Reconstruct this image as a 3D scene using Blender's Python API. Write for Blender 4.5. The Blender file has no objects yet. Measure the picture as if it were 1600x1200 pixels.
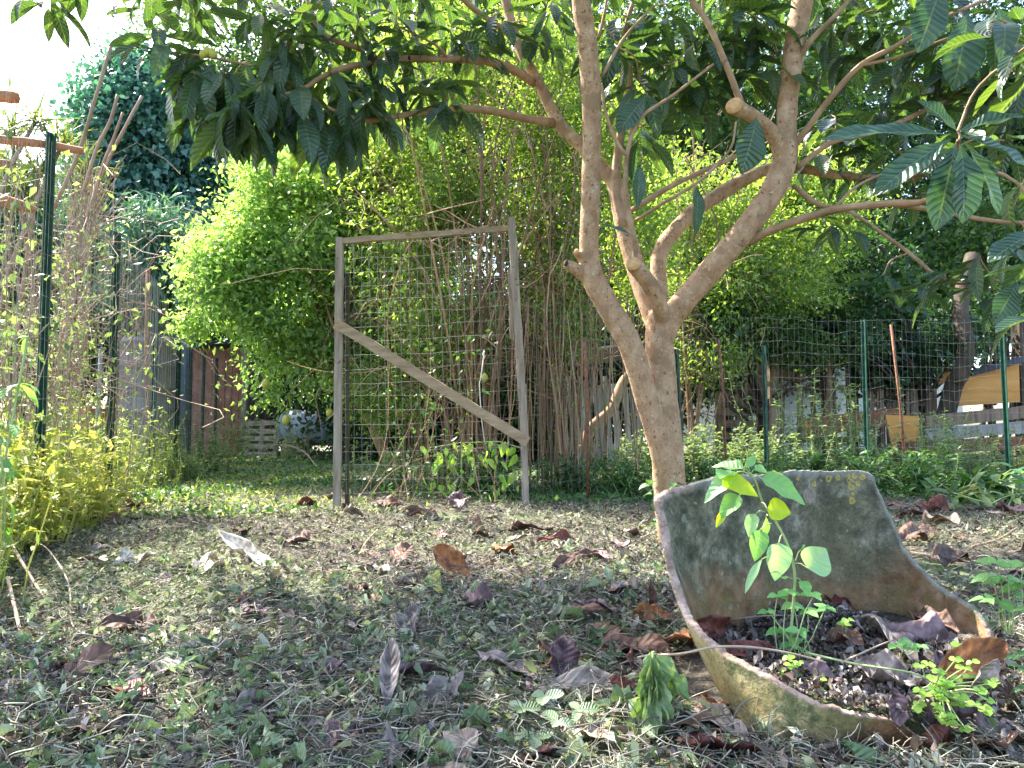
import bpy, math, random
import numpy as np
from math import radians, sin, cos, pi
from mathutils import Vector as V

random.seed(7); RNG = np.random.default_rng(11)
SC = bpy.context.scene; COL = SC.collection

# ------------------------------------------------------------------ camera
F = 1200.0; CZ = 0.5; PIT = radians(3.34)
def P(px, py, D):
    u = (px-800)/F; v = (600-py)/F
    y = cos(PIT)-sin(PIT)*v; z = sin(PIT)+cos(PIT)*v
    s = D/y
    return V((u*s, D, CZ+z*s))
def gh(x, y):
    """height of the ground"""
    a = 0.012*np.sin(1.7*x+0.6*y)+0.010*np.sin(2.9*y-1.3*x+1)+0.006*np.sin(7.1*x+3.3*y)+0.005*np.sin(6.3*y-4.7*x+2)
    a = a+0.003*np.sin(17*x+5*y)*np.sin(15*y-6*x)
    d = np.exp(-((x-0.62)**2+(y-1.47)**2)/0.35)
    return a*(1-d)
def G(px, py):
    """ground point under a pixel"""
    D = 600/max(py-670, 8)*1.0
    for _ in range(4):
        p = P(px, py, D); h = float(gh(p.x, p.y))
        v = (600-py)/F; y = cos(PIT)-sin(PIT)*v; z = sin(PIT)+cos(PIT)*v
        D = (h-CZ)/z*y
    return P(px, py, D)

cam = bpy.data.objects.new('camera', bpy.data.cameras.new('camera'))
COL.objects.link(cam); SC.camera = cam
cam.location = (0, 0, CZ); cam.rotation_euler = (pi/2+PIT, 0, 0)
cam.data.sensor_fit = 'HORIZONTAL'; cam.data.sensor_width = 36; cam.data.lens = 36*F/1600
cam.data.clip_end = 2000; cam.data.clip_start = 0.02
cam.data.dof.use_dof = False

# ------------------------------------------------------------------ naming
def tag(o, label=None, cat=None, group=None, kind=None):
    if label: o['label'] = label
    if cat: o['category'] = cat
    if group: o['group'] = group
    if kind: o['kind'] = kind
    return o
def empty(name, loc, label, cat, group=None):
    o = bpy.data.objects.new(name, None); COL.objects.link(o); o.location = loc
    o.empty_display_size = .1
    return tag(o, label, cat, group)
def mesh_obj(name, verts, faces, mat, parent=None, smooth=True, uvs=None, loc=None):
    """verts in world space; made local to loc / the parent's location"""
    verts = np.asarray(verts, dtype=np.float32).reshape(-1, 3)
    me = bpy.data.meshes.new(name)
    off = V((0,0,0))
    if parent is not None:
        off = parent_world(parent)
    if loc is not None: off = V(loc)
    vv = verts - np.array(off, dtype=np.float32)
    if isinstance(faces, np.ndarray):
        nf, k = faces.shape
        me.vertices.add(len(vv)); me.vertices.foreach_set('co', vv.ravel())
        me.loops.add(nf*k); me.loops.foreach_set('vertex_index', faces.astype(np.int32).ravel())
        me.polygons.add(nf); me.polygons.foreach_set('loop_start', np.arange(0, nf*k, k, dtype=np.int32))
        me.update(calc_edges=True)
        if uvs is not None:
            ul = me.uv_layers.new(name='UVMap')
            ul.data.foreach_set('uv', np.asarray(uvs, dtype=np.float32)[faces.ravel()].ravel())
    else:
        me.from_pydata([tuple(v) for v in vv.tolist()], [], faces); me.update()
        if uvs is not None:
            ul = me.uv_layers.new(name='UVMap')
            for l in me.loops: ul.data[l.index].uv = uvs[l.vertex_index]
    me.polygons.foreach_set('use_smooth', [smooth]*len(me.polygons))
    me.validate()
    o = bpy.data.objects.new(name, me); COL.objects.link(o)
    if mat: me.materials.append(mat)
    if parent is not None: o.parent = parent
    else: o.location = off
    return o
def parent_world(p):
    w = V((0,0,0))
    while p is not None:
        w = w+p.location; p = p.parent
    return w

# ------------------------------------------------------------------ geometry builders
class MB:
    def __init__(s): s.v = []; s.f = []; s.n = 0
    def add(s, v, f):
        s.v.append(np.asarray(v, dtype=float).reshape(-1, 3)); s.f += [tuple(i+s.n for i in q) for q in f]
        s.n += len(s.v[-1])
    def box(s, a, b, w, h, up=(0,0,1), rough=0, nseg=1, taper=1.0):
        """a beam from a to b, w across, h along the third direction"""
        a = V(a); b = V(b); d = (b-a); L = d.length; d.normalize()
        u = V(up); side = d.cross(u)
        if side.length < 1e-3: side = d.cross(V((1,0,0)))
        side.normalize(); n = side.cross(d)
        vs = []
        for k in range(nseg+1):
            t = k/nseg; c = a+d*L*t
            tw = 1+(taper-1)*t
            j = lambda: random.uniform(-rough, rough)
            for sx, sy in ((-1,-1),(1,-1),(1,1),(-1,1)):
                vs.append(c+side*(sx*w/2*tw+j())+n*(sy*h/2*tw+j()))
        fs = [(3,2,1,0)]
        for k in range(nseg):
            o = 4*k
            for q in range(4):
                fs.append((o+q, o+(q+1)%4, o+4+(q+1)%4, o+4+q))
        o = 4*nseg; fs.append((o,o+1,o+2,o+3))
        s.add([tuple(x) for x in vs], fs)
    def tube(s, pts, rad, sides=8, cap=True, wob=0):
        pts = [V(p) for p in pts]; n = len(pts)
        if not hasattr(rad, '__len__'): rad = [rad]*n
        T = []
        for i in range(n):
            t = pts[min(i+1, n-1)]-pts[max(i-1, 0)]
            T.append(t.normalized() if t.length > 1e-9 else V((0,0,1)))
        ref = V((0,0,1)) if abs(T[0].z) < .9 else V((1,0,0))
        N = T[0].cross(ref).normalized()
        vs = []
        for i in range(n):
            N = (N-T[i]*N.dot(T[i]))
            if N.length < 1e-6: N = T[i].cross(V((1,0,0)))
            N.normalize(); B = T[i].cross(N)
            for k in range(sides):
                a = 2*pi*k/sides; r = rad[i]*(1+random.uniform(-wob, wob))
                q = pts[i]+N*(cos(a)*r)+B*(sin(a)*r)
                vs.append((q.x, q.y, q.z))
        fs = []
        for i in range(n-1):
            for k in range(sides):
                a = i*sides+k; b = i*sides+(k+1) % sides
                fs.append((a, b, b+sides, a+sides))
        if cap:
            fs.append(tuple(range(sides-1, -1, -1))); fs.append(tuple(range((n-1)*sides, n*sides)))
        s.add(vs, fs)
    def cyl(s, a, b, r, sides=24): s.tube([a, b], r, sides)
    def build(s, name, mat, parent=None, smooth=True, loc=None):
        return mesh_obj(name, np.concatenate(s.v), s.f, mat, parent, smooth, loc=loc)
def spline(pts, n=6):
    """Catmull-Rom through points (any dimension)"""
    p = [np.array(q, dtype=float) for q in pts]
    p = [2*p[0]-p[1]]+p+[2*p[-1]-p[-2]]
    out = []
    for i in range(1, len(p)-2):
        for k in range(n):
            t = k/n
            out.append(.5*((2*p[i])+(-p[i-1]+p[i+1])*t+(2*p[i-1]-5*p[i]+4*p[i+1]-p[i+2])*t*t+(-p[i-1]+3*p[i]-3*p[i+1]+p[i+2])*t**3))
    out.append(p[-2])
    return out

def leaf_template(nl=8, nw=4, shape='obov', fold=.25, bend=.3, wave=0.0, curl=0.0, crumple=0.0, seed=0):
    """x across (-.5...5), y along 0..1, z along the normal"""
    r = np.random.default_rng(seed)
    ts = np.linspace(0, 1, nl+1)
    if shape == 'obov': w = np.sin(pi*ts**1.25)**.8
    elif shape == 'lance': w = np.sin(pi*ts**.9)**.9
    elif shape == 'heart': w = np.sin(pi*ts**.62)**.8
    elif shape == 'round': w = np.sin(pi*ts)**.5
    elif shape == 'blade': w = (1-ts**2.5)*(.55+.45*np.minimum(ts*5,1))
    w = np.maximum(w, .03)
    us = np.linspace(-1, 1, nw+1)
    vs = []; uv = []
    for i, t in enumerate(ts):
        ang = bend*t; cy = (sin(ang)/bend if abs(bend) > 1e-3 else t); cz = -((1-cos(ang))/bend if abs(bend) > 1e-3 else 0)
        for u in us:
            hw = .5*w[i]
            if curl:
                a = curl*abs(u)*(.5+.5*w[i]); x = hw*u*(sin(a)/a if abs(a) > 1e-4 else 1); z = hw*abs(u)*(1-cos(a))/(a if abs(a) > 1e-4 else 1)
            else: x = hw*u; z = 0
            z += fold*abs(x)+wave*sin(t*13+u*2+seed)*hw*abs(u)
            vs.append((x+crumple*r.normal()*.05, cy, cz+crumple*r.normal()*.012, z+crumple*r.normal()*.06)); uv.append((.5+.5*u, t))
    fs = []
    for i in range(nl):
        for k in range(nw):
            a = i*(nw+1)+k; fs.append((a, a+1, a+nw+2, a+nw+1))
    return np.array(vs), np.array(fs, dtype=np.int64), np.array(uv)
def small_template(w=.5, fold=.3, bend=.15):
    vs = np.array([(0,0,0,0),(-w*.5*2,.42,-bend*.1,fold*w),(0,.45,-bend*.1,0),(w*.5*2,.42,-bend*.1,fold*w),(0,1,-bend*.6,0)]); vs[:, 0] *= .9/max(w*2, .01)*1.0 if False else 1
    fs = np.array([(0,2,4,1),(0,3,4,2)]); uv = np.array([(.5,0),(0,.45),(.5,.45),(1,.45),(.5,1)])
    return vs, fs, uv
def norm(a): return a/np.maximum(np.linalg.norm(a, axis=-1, keepdims=True), 1e-9)
def instance(tmpls, org, axis, nrm, length, width):
    """place leaf templates; returns verts, faces, uvs"""
    N = len(org); axis = norm(axis); side = norm(np.cross(axis, nrm)); n2 = np.cross(side, axis)
    idx = RNG.integers(0, len(tmpls), N)
    VV = []; FF = []; UU = []; base = 0
    for k, (tv, tf, tu) in enumerate(tmpls):
        m = idx == k; c = int(m.sum())
        if not c: continue
        o = org[m][:, None]; L = length[m][:, None, None]; W = width[m][:, None, None]
        v = o + side[m][:, None]*(tv[None, :, 0:1]*W) + axis[m][:, None]*(tv[None, :, 1:2]*L) + n2[m][:, None]*(tv[None, :, 2:3]*L+tv[None, :, 3:4]*W)
        VV.append(v.reshape(-1, 3)); FF.append((tf[None]+(np.arange(c)*len(tv))[:, None, None]+base).reshape(-1, 4))
        UU.append(np.tile(tu, (c, 1))); base += c*len(tv)
    return np.concatenate(VV), np.concatenate(FF), np.concatenate(UU)
def leaves(name, mat, parent, tmpls, org, axis, nrm, length, width, loc=None):
    v, f, u = instance(tmpls, org, axis, nrm, length, width)
    return mesh_obj(name, v, f, mat, parent, True, u, loc)
def rvec(n): return norm(RNG.normal(size=(n, 3)))
def pn(p, s=1.0, o=0.0):
    """cheap vector noise about -1..1"""
    x, y, z = p[:,0]*s+o, p[:,1]*s+o*1.7, p[:,2]*s-o
    return (np.sin(x*1.7+np.sin(y*1.3+1)*1.4)+np.sin(y*2.1+np.sin(z*1.1)*1.5+2)+np.sin(z*1.9+np.sin(x*1.5+3)*1.3))/3

# ------------------------------------------------------------------ materials
def nt(name):
    m = bpy.data.materials.new(name); m.use_nodes = True
    t = m.node_tree; t.nodes.clear()
    out = t.nodes.new('ShaderNodeOutputMaterial')
    return m, t, out
def N(t, kind, **kw):
    n = t.nodes.new(kind)
    for k, v in kw.items():
        if k in n.inputs: n.inputs[k].default_value = v
        else: setattr(n, k, v)
    return n
def ramp(t, fac, cols, interp='LINEAR'):
    r = t.nodes.new('ShaderNodeValToRGB'); r.color_ramp.interpolation = interp
    e = r.color_ramp.elements
    if not isinstance(cols[0][1], (tuple, list)):
        cols = [(i/(len(cols)-1), c) for i, c in enumerate(cols)]
    while len(e) < len(cols): e.new(.5)
    for i, (p, c) in enumerate(cols): e[i].position = p; e[i].color = (*c, 1)
    t.links.new(fac, r.inputs[0]); return r.outputs[0]
def mixc(t, fac, a, b, mode='MIX'):
    m = t.nodes.new('ShaderNodeMix'); m.data_type = 'RGBA'; m.blend_type = mode
    for s, val in ((m.inputs[0], fac), (m.inputs[6], a), (m.inputs[7], b)):
        if isinstance(val, (int, float)): s.default_value = val
        elif isinstance(val, tuple): s.default_value = (*val, 1)
        else: t.links.new(val, s)
    return m.outputs[2]
def math_(t, op, a, b=None, c=None):
    m = t.nodes.new('ShaderNodeMath'); m.operation = op
    for s, v in zip(m.inputs, (a, b, c)):
        if v is None: continue
        if isinstance(v, (int, float)): s.default_value = v
        else: t.links.new(v, s)
    return m.outputs[0]
def leafmat(name, cols, trans=.4, tcol=(1.0,1.0,.45), rough=.45, spec=.4, veins=0, bump=.3, obj_rand=False, blotch=None, vs=(14, 9), tboost=1.6):
    m, t, out = nt(name); L = t.links
    geo = N(t, 'ShaderNodeNewGeometry'); src = geo.outputs['Random Per Island']
    if obj_rand: src = N(t, 'ShaderNodeObjectInfo').outputs['Random']
    c = ramp(t, src, cols)
    tc = N(t, 'ShaderNodeTexCoord')
    if blotch:
        nz = N(t, 'ShaderNodeTexNoise', Scale=blotch[1], Detail=5.0); L.new(tc.outputs['Object'], nz.inputs['Vector'])
        f = ramp(t, nz.outputs[0], [(.42,(0,0,0)),(.62,(1,1,1))])
        c = mixc(t, f, c, blotch[0])
    nz = N(t, 'ShaderNodeTexNoise', Scale=2.3, Detail=3.0); L.new(geo.outputs['Position'], nz.inputs['Vector'])
    hsv = N(t, 'ShaderNodeHueSaturation'); L.new(c, hsv.inputs['Color'])
    L.new(math_(t, 'MULTIPLY_ADD', nz.outputs[0], .8, .6), hsv.inputs['Value'])
    c = hsv.outputs[0]
    bs = N(t, 'ShaderNodeBsdfPrincipled'); bs.inputs['Roughness'].default_value = rough
    bs.inputs['Specular IOR Level'].default_value = spec
    if veins:
        uv = N(t, 'ShaderNodeUVMap'); sep = N(t, 'ShaderNodeSeparateXYZ'); L.new(uv.outputs[0], sep.inputs[0])
        au = math_(t, 'ABSOLUTE', math_(t, 'SUBTRACT', sep.outputs[0], .5))
        ph = math_(t, 'MULTIPLY_ADD', sep.outputs[1], vs[0]*2*pi, math_(t, 'MULTIPLY', au, -vs[1]*2*pi/2))
        wz = N(t, 'ShaderNodeTexNoise', Scale=22.0, Detail=3.0); L.new(tc.outputs['Object'], wz.inputs['Vector'])
        sn = math_(t, 'SINE', math_(t, 'ADD', ph, math_(t, 'MULTIPLY', wz.outputs[0], 3.5)))
        lat = math_(t, 'POWER', math_(t, 'MULTIPLY_ADD', sn, .5, .5), 8)
        mid = math_(t, 'LESS_THAN', au, .028)
        v = math_(t, 'MAXIMUM', math_(t, 'MULTIPLY', lat, .55), mid)
        light = mixc(t, .5, c, (.55,.6,.3)) if veins == 1 else mixc(t, .6, c, (.02,.012,.01))
        c = mixc(t, math_(t, 'MULTIPLY', v, .3 if veins == 1 else .5), c, light)
        bp = N(t, 'ShaderNodeBump', Strength=bump, Distance=.004)
        L.new(math_(t, 'SUBTRACT', sn, math_(t, 'MULTIPLY', mid, 3)), bp.inputs['Height']); L.new(bp.outputs[0], bs.inputs['Normal'])
    L.new(c, bs.inputs['Base Color'])
    if trans > 0:
        tr = N(t, 'ShaderNodeBsdfTranslucent')
        tcn = mixc(t, 1.0, c, tuple(x*tboost for x in tcol), 'MULTIPLY'); L.new(tcn, tr.inputs[0])
        mx = N(t, 'ShaderNodeMixShader'); mx.inputs[0].default_value = trans
        L.new(bs.outputs[0], mx.inputs[1]); L.new(tr.outputs[0], mx.inputs[2]); L.new(mx.outputs[0], out.inputs[0])
    else: L.new(bs.outputs[0], out.inputs[0])
    return m
def surf(name, cols, scale=8, detail=8, rough=.85, bump=.4, bdist=.01, stretch=(1,1,1), spots=None, metal=0, spec=.3, fine=None, coord='Object', rand=0):
    m, t, out = nt(name); L = t.links
    tc = N(t, 'ShaderNodeTexCoord'); mp = N(t, 'ShaderNodeMapping'); mp.inputs['Scale'].default_value = stretch
    L.new(tc.outputs[coord], mp.inputs[0])
    nz = N(t, 'ShaderNodeTexNoise', Scale=scale, Detail=detail, Roughness=.62); L.new(mp.outputs[0], nz.inputs['Vector'])
    c = ramp(t, nz.outputs[0], [(.28+.44*i/(len(cols)-1), q) for i, q in enumerate(cols)])
    if spots:
        for col, sc, thr in spots:
            vz = N(t, 'ShaderNodeTexNoise', Scale=sc, Detail=4.0); L.new(tc.outputs[coord], vz.inputs['Vector'])
            c = mixc(t, ramp(t, vz.outputs[0], [(thr,(0,0,0)),(thr+.05,(1,1,1))]), c, col)
    if rand:
        gi = N(t, 'ShaderNodeNewGeometry'); hsv = N(t, 'ShaderNodeHueSaturation'); L.new(c, hsv.inputs['Color'])
        L.new(math_(t, 'MULTIPLY_ADD', gi.outputs['Random Per Island'], rand*2, 1-rand), hsv.inputs['Value']); c = hsv.outputs[0]
    bs = N(t, 'ShaderNodeBsdfPrincipled', Roughness=rough, Metallic=metal); bs.inputs['Specular IOR Level'].default_value = spec
    L.new(c, bs.inputs['Base Color'])
    h = nz.outputs[0]
    if fine:
        fz = N(t, 'ShaderNodeTexNoise', Scale=fine, Detail=6.0); L.new(mp.outputs[0], fz.inputs['Vector'])
        h = math_(t, 'ADD', h, math_(t, 'MULTIPLY', fz.outputs[0], .6))
    bp = N(t, 'ShaderNodeBump', Strength=bump, Distance=bdist); L.new(h, bp.inputs['Height']); L.new(bp.outputs[0], bs.inputs['Normal'])
    L.new(bs.outputs[0], out.inputs[0]); return m

M = {}
M['soil'] = surf('soil', [(.035,.028,.022),(.10,.083,.065),(.20,.175,.145)], 30, 10, .95, .9, .02, fine=220, spots=[((.13,.16,.07), 1.1, .5),((.24,.21,.16), 60, .6)])
M['bark'] = surf('loquat_bark', [(.21,.12,.065),(.34,.21,.12),(.42,.28,.17),(.52,.38,.25)], 20, 12, .85, 1.0, .008, (1,1,.75), fine=190, spots=[((.17,.10,.06), 55, .62),((.14,.08,.045), 130, .64),((.48,.36,.25), 48, .63),((.27,.175,.10), 6, .58)])
M['bark_smooth'] = surf('smooth_bark', [(.18,.11,.06),(.30,.19,.11),(.42,.30,.20)], 11, 8, .8, .6, .004, (1,1,1), fine=120, spots=[((.2,.11,.08), 30, .64)])
M['cutwood'] = surf('cut_wood', [(.42,.22,.09),(.62,.40,.2)], 60, 5, .8, .4, .002)
M['twigbark'] = surf('twig_bark', [(.13,.085,.055),(.27,.18,.12),(.38,.28,.2)], 9, 6, .85, .5, .004, (1,1,.4))
M['stem'] = surf('stem_bark', [(.13,.08,.045),(.27,.165,.095),(.40,.265,.165)], 6, 6, .85, .5, .005, (1,1,.3), rand=.55)
M['darkbark'] = surf('dark_bark', [(.025,.018,.012),(.06,.045,.032),(.12,.095,.07)], 6, 8, .9, .8, .02, (1,1,.4), fine=60)
M['oldwood'] = surf('weathered_wood', [(.16,.13,.10),(.28,.235,.19),(.40,.35,.29)], 6, 9, .85, .5, .003, (6,6,.7), fine=60, spots=[((.12,.09,.07), 14, .68)])
M['brace'] = surf('brace_wood', [(.19,.14,.09),(.33,.25,.17),(.44,.35,.25)], 5, 9, .85, .5, .003, (1.2,6,6), fine=60, spots=[((.14,.1,.07), 18, .66)])
M['greywood'] = surf('grey_board_wood', [(.12,.11,.10),(.24,.23,.22),(.36,.35,.34)], 5, 8, .9, .5, .004, (5,5,.6), rand=.4)
M['brownwood'] = surf('brown_board_wood', [(.09,.06,.04),(.18,.13,.09),(.27,.2,.14)], 5, 8, .9, .5, .004, (5,5,.6), rand=.4)
M['palletwood'] = surf('pallet_wood', [(.16,.12,.09),(.3,.25,.2),(.42,.37,.31)], 5, 8, .9, .5, .004, (1,5,5), rand=.3)
M['post'] = surf('green_painted_metal', [(.004,.033,.022),(.008,.06,.038),(.02,.09,.058)], 12, 6, .5, .15, .002, spots=[((.13,.08,.04), 25, .72)], spec=.5)
M['rust'] = surf('rusty_steel', [(.07,.03,.02),(.19,.085,.05),(.32,.15,.08)], 30, 8, .9, .6, .003)
M['wire'] = surf('galvanised_wire', [(.12,.12,.11),(.27,.275,.26)], 20, 3, .5, .1, .001, metal=.3, spec=.5)
M['gwire'] = surf('green_coated_wire', [(.16,.17,.14),(.36,.35,.31)], 14, 3, .5, .1, .001, spec=.5)
M['cane'] = surf('dry_cane', [(.2,.13,.09),(.33,.23,.17),(.45,.35,.28)], 8, 6, .7, .3, .003, (1,1,.4))
M['redpipe'] = surf('orange_brown_pole', [(.33,.13,.07),(.48,.21,.12),(.55,.3,.2)], 5, 6, .75, .3, .003, (.4,3,3))
M['tank'] = surf('grey_tank_plastic', [(.09,.083,.085),(.14,.13,.135),(.2,.185,.19)], 3, 7, .6, .15, .004, (1,1,.3), spots=[((.16,.15,.13), 7, .66)])
M['bluegrey'] = surf('blue_grey_metal', [(.09,.11,.15),(.17,.2,.26),(.25,.28,.34)], 3, 7, .55, .2, .004, (1,1,.4))
M['barrel'] = surf('barrel_paint', [(.14,.19,.26),(.22,.29,.38),(.31,.38,.47)], 3, 7, .45, .2, .004, spots=[((.18,.12,.09), 9, .66)])
M['brick'] = surf('rusty_sheet', [(.16,.07,.05),(.3,.14,.1),(.4,.24,.18)], 5, 8, .85, .4, .006)
M['terra'] = surf('red_plastic', [(.38,.11,.06),(.52,.18,.10)], 6, 5, .6, .2, .003)
M['greenplastic'] = surf('green_plastic', [(.01,.16,.06),(.03,.26,.12)], 6, 5, .5, .2, .003)
M['darkfelt'] = surf('dark_tarp', [(.012,.014,.02),(.03,.035,.05),(.06,.065,.085)], 3, 7, .7, .8, .05)
M['orangeboard'] = surf('orange_plywood', [(.36,.15,.03),(.5,.235,.05),(.58,.31,.09)], 3, 8, .6, .2, .003, (.5,3,3), spots=[((.2,.1,.04), 12, .7)])
M['limewall'] = surf('whitewashed_wall', [(.5,.48,.45),(.68,.66,.63),(.78,.77,.75)], 3, 8, .9, .4, .01)
M['string'] = surf('pale_string', [(.6,.58,.5),(.75,.73,.66)], 20, 3, .8, .2, .002)

M['loquat'] = leafmat('loquat_leaf', [(.014,.042,.028),(.024,.065,.040),(.036,.082,.045),(.055,.10,.035)], .32, (1,.95,.22), .33, .6, 1, .45, tboost=2.6, vs=(11,7))
M['loquathero'] = leafmat('loquat_near_leaf', [(.012,.05,.03),(.02,.07,.04)], .2, (1,.95,.3), .3, .6, 1, .45, tboost=2.2, vs=(12,7), blotch=((.03,.085,.05), 9))
M['lemon'] = leafmat('lemon_leaf', [(.11,.19,.07),(.18,.28,.10),(.27,.38,.14),(.38,.46,.17)], .6, (.92,1,.5), .45, .5, tboost=1.8)
M['privet'] = leafmat('privet_leaf', [(.09,.15,.045),(.15,.22,.07),(.24,.31,.10)], .5, (1,1,.35), .5, .35, tboost=2.2)
M['ivy'] = leafmat('ivy_leaf', [(.04,.11,.10),(.065,.17,.14),(.10,.23,.17)], .3, (.7,1,.5), .35, .6)  # base colour lightened in place of haze over the left trees
M['laurel'] = leafmat('drooping_leaf', [(.05,.12,.10),(.09,.18,.14),(.14,.24,.18)], .3, (.9,1,.5), .45, .5)
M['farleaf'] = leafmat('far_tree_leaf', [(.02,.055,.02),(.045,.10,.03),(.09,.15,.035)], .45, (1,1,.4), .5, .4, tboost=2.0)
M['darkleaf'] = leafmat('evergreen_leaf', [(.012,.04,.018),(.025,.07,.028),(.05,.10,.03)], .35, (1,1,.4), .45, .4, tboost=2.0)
M['weed'] = leafmat('weed_leaf', [(.09,.15,.04),(.19,.26,.08),(.36,.40,.17)], .45, (1,1,.4), .55, .3, tboost=1.9)
M['drygrass'] = leafmat('dry_weed_leaf', [(.26,.32,.07),(.42,.44,.12),(.5,.46,.2)], .4, (1,1,.6), .6, .2)
M['nettle'] = leafmat('nettle_leaf', [(.08,.14,.06),(.15,.22,.09),(.26,.32,.16)], .4, (1,1,.5), .55, .3, tboost=1.6)
M['cover'] = leafmat('ground_cover_leaf', [(.02,.07,.025),(.045,.12,.035),(.09,.17,.05)], .35, (1,1,.4), .5, .4)
M['spike'] = leafmat('spiky_leaf', [(.05,.10,.04),(.13,.18,.06),(.26,.27,.09)], .3, (1,1,.4), .5, .4)
M['clip'] = leafmat('wilted_clipping', [(.035,.06,.03),(.095,.135,.07),(.20,.24,.14),(.46,.48,.36),(.09,.07,.05),(.29,.32,.19)], .2, (1,1,.7), .7, .3)
M['clipgreen'] = leafmat('wilted_green_leaf', [(.075,.135,.055),(.15,.225,.11),(.32,.38,.25)], .2, (1,1,.7), .5, .45, 1, .4, vs=(7,5))
M['crumb'] = leafmat('leaf_crumb', [(.035,.026,.025),(.10,.075,.07),(.20,.165,.155),(.36,.32,.30),(.08,.05,.045),(.14,.14,.10)], .1, (1,1,.7), .8, .2)
M['straw'] = leafmat('straw', [(.08,.07,.05),(.18,.165,.125),(.33,.31,.26),(.11,.08,.065),(.28,.28,.2),(.52,.49,.40)], .1, (1,1,.8), .75, .2)
M['seedling'] = leafmat('seedling_leaf', [(.10,.27,.07),(.17,.37,.11),(.24,.46,.16)], .35, (1,1,.35), .45, .4, 1, .25, vs=(7,5), tboost=1.6)
M['seedpale'] = leafmat('pale_seedling_leaf', [(.26,.46,.20),(.38,.58,.3)], .35, (1,1,.5), .5, .4, 1, .25, vs=(7,5))
M['seedyellow'] = leafmat('yellow_seedling_leaf', [(.36,.5,.02),(.5,.6,.03)], .45, (1,1,.2), .45, .4, 1, .2, vs=(7,5))
M['wilt'] = leafmat('wilted_bright_leaf', [(.12,.21,.07),(.19,.30,.11),(.28,.39,.18),(.36,.44,.26)], .3, (1,1,.4), .5, .35, 1, .35, vs=(5,6))
M['clover'] = leafmat('clover_leaf', [(.16,.34,.05),(.28,.46,.08),(.42,.56,.14)], .4, (1,1,.4), .5, .3)
M['greenstem'] = surf('green_stem', [(.22,.3,.1),(.4,.46,.22)], 10, 4, .6, .2, .002)
def dead(name, a, b, rough=.65): 
    return leafmat(name, [a, b], .12, (1,.8,.5), rough, .35, 2, .4, True, blotch=(tuple(x*.5 for x in a), 35), vs=(8,6))
M['d_tan'] = dead('dead_leaf_tan', (.36,.28,.22), (.46,.37,.30))
M['d_purple'] = dead('dead_leaf_purple', (.15,.085,.095), (.25,.165,.175), .55)
M['d_brown'] = dead('dead_leaf_brown', (.13,.07,.05), (.24,.13,.09))
M['d_red'] = dead('dead_leaf_red', (.12,.035,.03), (.22,.07,.05), .45)
M['d_orange'] = dead('dead_leaf_orange', (.34,.13,.05), (.46,.2,.08))
M['d_grey'] = dead('dead_leaf_grey', (.22,.175,.155), (.34,.285,.26))
M['d_pale'] = dead('dead_leaf_pale', (.55,.5,.42), (.66,.62,.54))
M['d_yellow'] = dead('dead_leaf_yellow', (.5,.4,.08), (.6,.46,.12))
M['d_green'] = dead('fallen_leaf_green', (.13,.19,.05), (.3,.32,.06))
M['lemonfruit'] = surf('lemon_skin', [(.30,.31,.05),(.45,.42,.08)], 20, 3, .45, .3, .002)

# ------------------------------------------------------------------ light and sky
az, el = radians(-46), radians(50)            # azimuth from +Y towards +X (negative: to the left)
sd = V((sin(az)*cos(el), cos(az)*cos(el), sin(el)))
sun = bpy.data.objects.new('sun', bpy.data.lights.new('sun', 'SUN')); COL.objects.link(sun)
sun.data.energy = 4.4; sun.data.angle = radians(.53); sun.data.color = (1, .93, .80)
sun.rotation_euler = (-sd).to_track_quat('-Z', 'Y').to_euler()
w = bpy.data.worlds.new('World'); SC.world = w; w.use_nodes = True
t = w.node_tree; bg = t.nodes['Background']
sky = t.nodes.new('ShaderNodeTexSky'); sky.sky_type = 'NISHITA'; sky.sun_disc = False
sky.sun_elevation = el; sky.sun_rotation = az; sky.air_density = 1.0; sky.dust_density = 2.5; sky.ozone_density = 1.0
t.links.new(sky.outputs[0], bg.inputs[0]); bg.inputs[1].default_value = .15
SC.view_settings.view_transform = 'Standard'; SC.view_settings.look = 'None'
SC.view_settings.exposure = 2.5; SC.view_settings.gamma = 1
SC.render.engine = 'CYCLES'
cy = SC.cycles; cy.max_bounces = 7; cy.diffuse_bounces = 4; cy.glossy_bounces = 2; cy.transmission_bounces = 4
cy.transparent_max_bounces = 4; cy.use_denoising = True; cy.caustics_reflective = False; cy.caustics_refractive = False
cy.sample_clamp_indirect = 8; cy.use_adaptive_sampling = True; cy.adaptive_threshold = .02
SC.render.use_persistent_data = False

# ------------------------------------------------------------------ ground
def axis_pts(lo, a, b, hi, fine):
    mid = list(np.arange(a, b, fine)); out = []
    s = fine; x = a
    while x > lo: s *= 1.18; x -= s; out.append(max(x, lo))
    out = out[::-1]+mid; s = fine; x = mid[-1]
    while x < hi: s *= 1.18; x += s; out.append(min(x, hi))
    return np.array(out)
xs = axis_pts(-400, -2.6, 2.8, 400, .028); ys = axis_pts(-60, .7, 5.0, 700, .028)
X, Y = np.meshgrid(xs, ys); Z = gh(X, Y)
lump = 0.004*np.sin(X*41+np.sin(Y*23)*2)*np.sin(Y*37+np.sin(X*19)*2)+RNG.normal(0, .0025, X.shape)*((abs(X) < 3) & (Y < 6))
Z = Z+lump-.002
gv = np.stack([X, Y, Z], -1).reshape(-1, 3); nx = len(xs); ny = len(ys)
i, j = np.meshgrid(np.arange(ny-1), np.arange(nx-1), indexing='ij'); a = (i*nx+j).ravel()
g = mesh_obj('ground', gv, np.stack([a, a+1, a+nx+1, a+nx], -1), M['soil']); tag(g, kind='structure')

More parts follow.
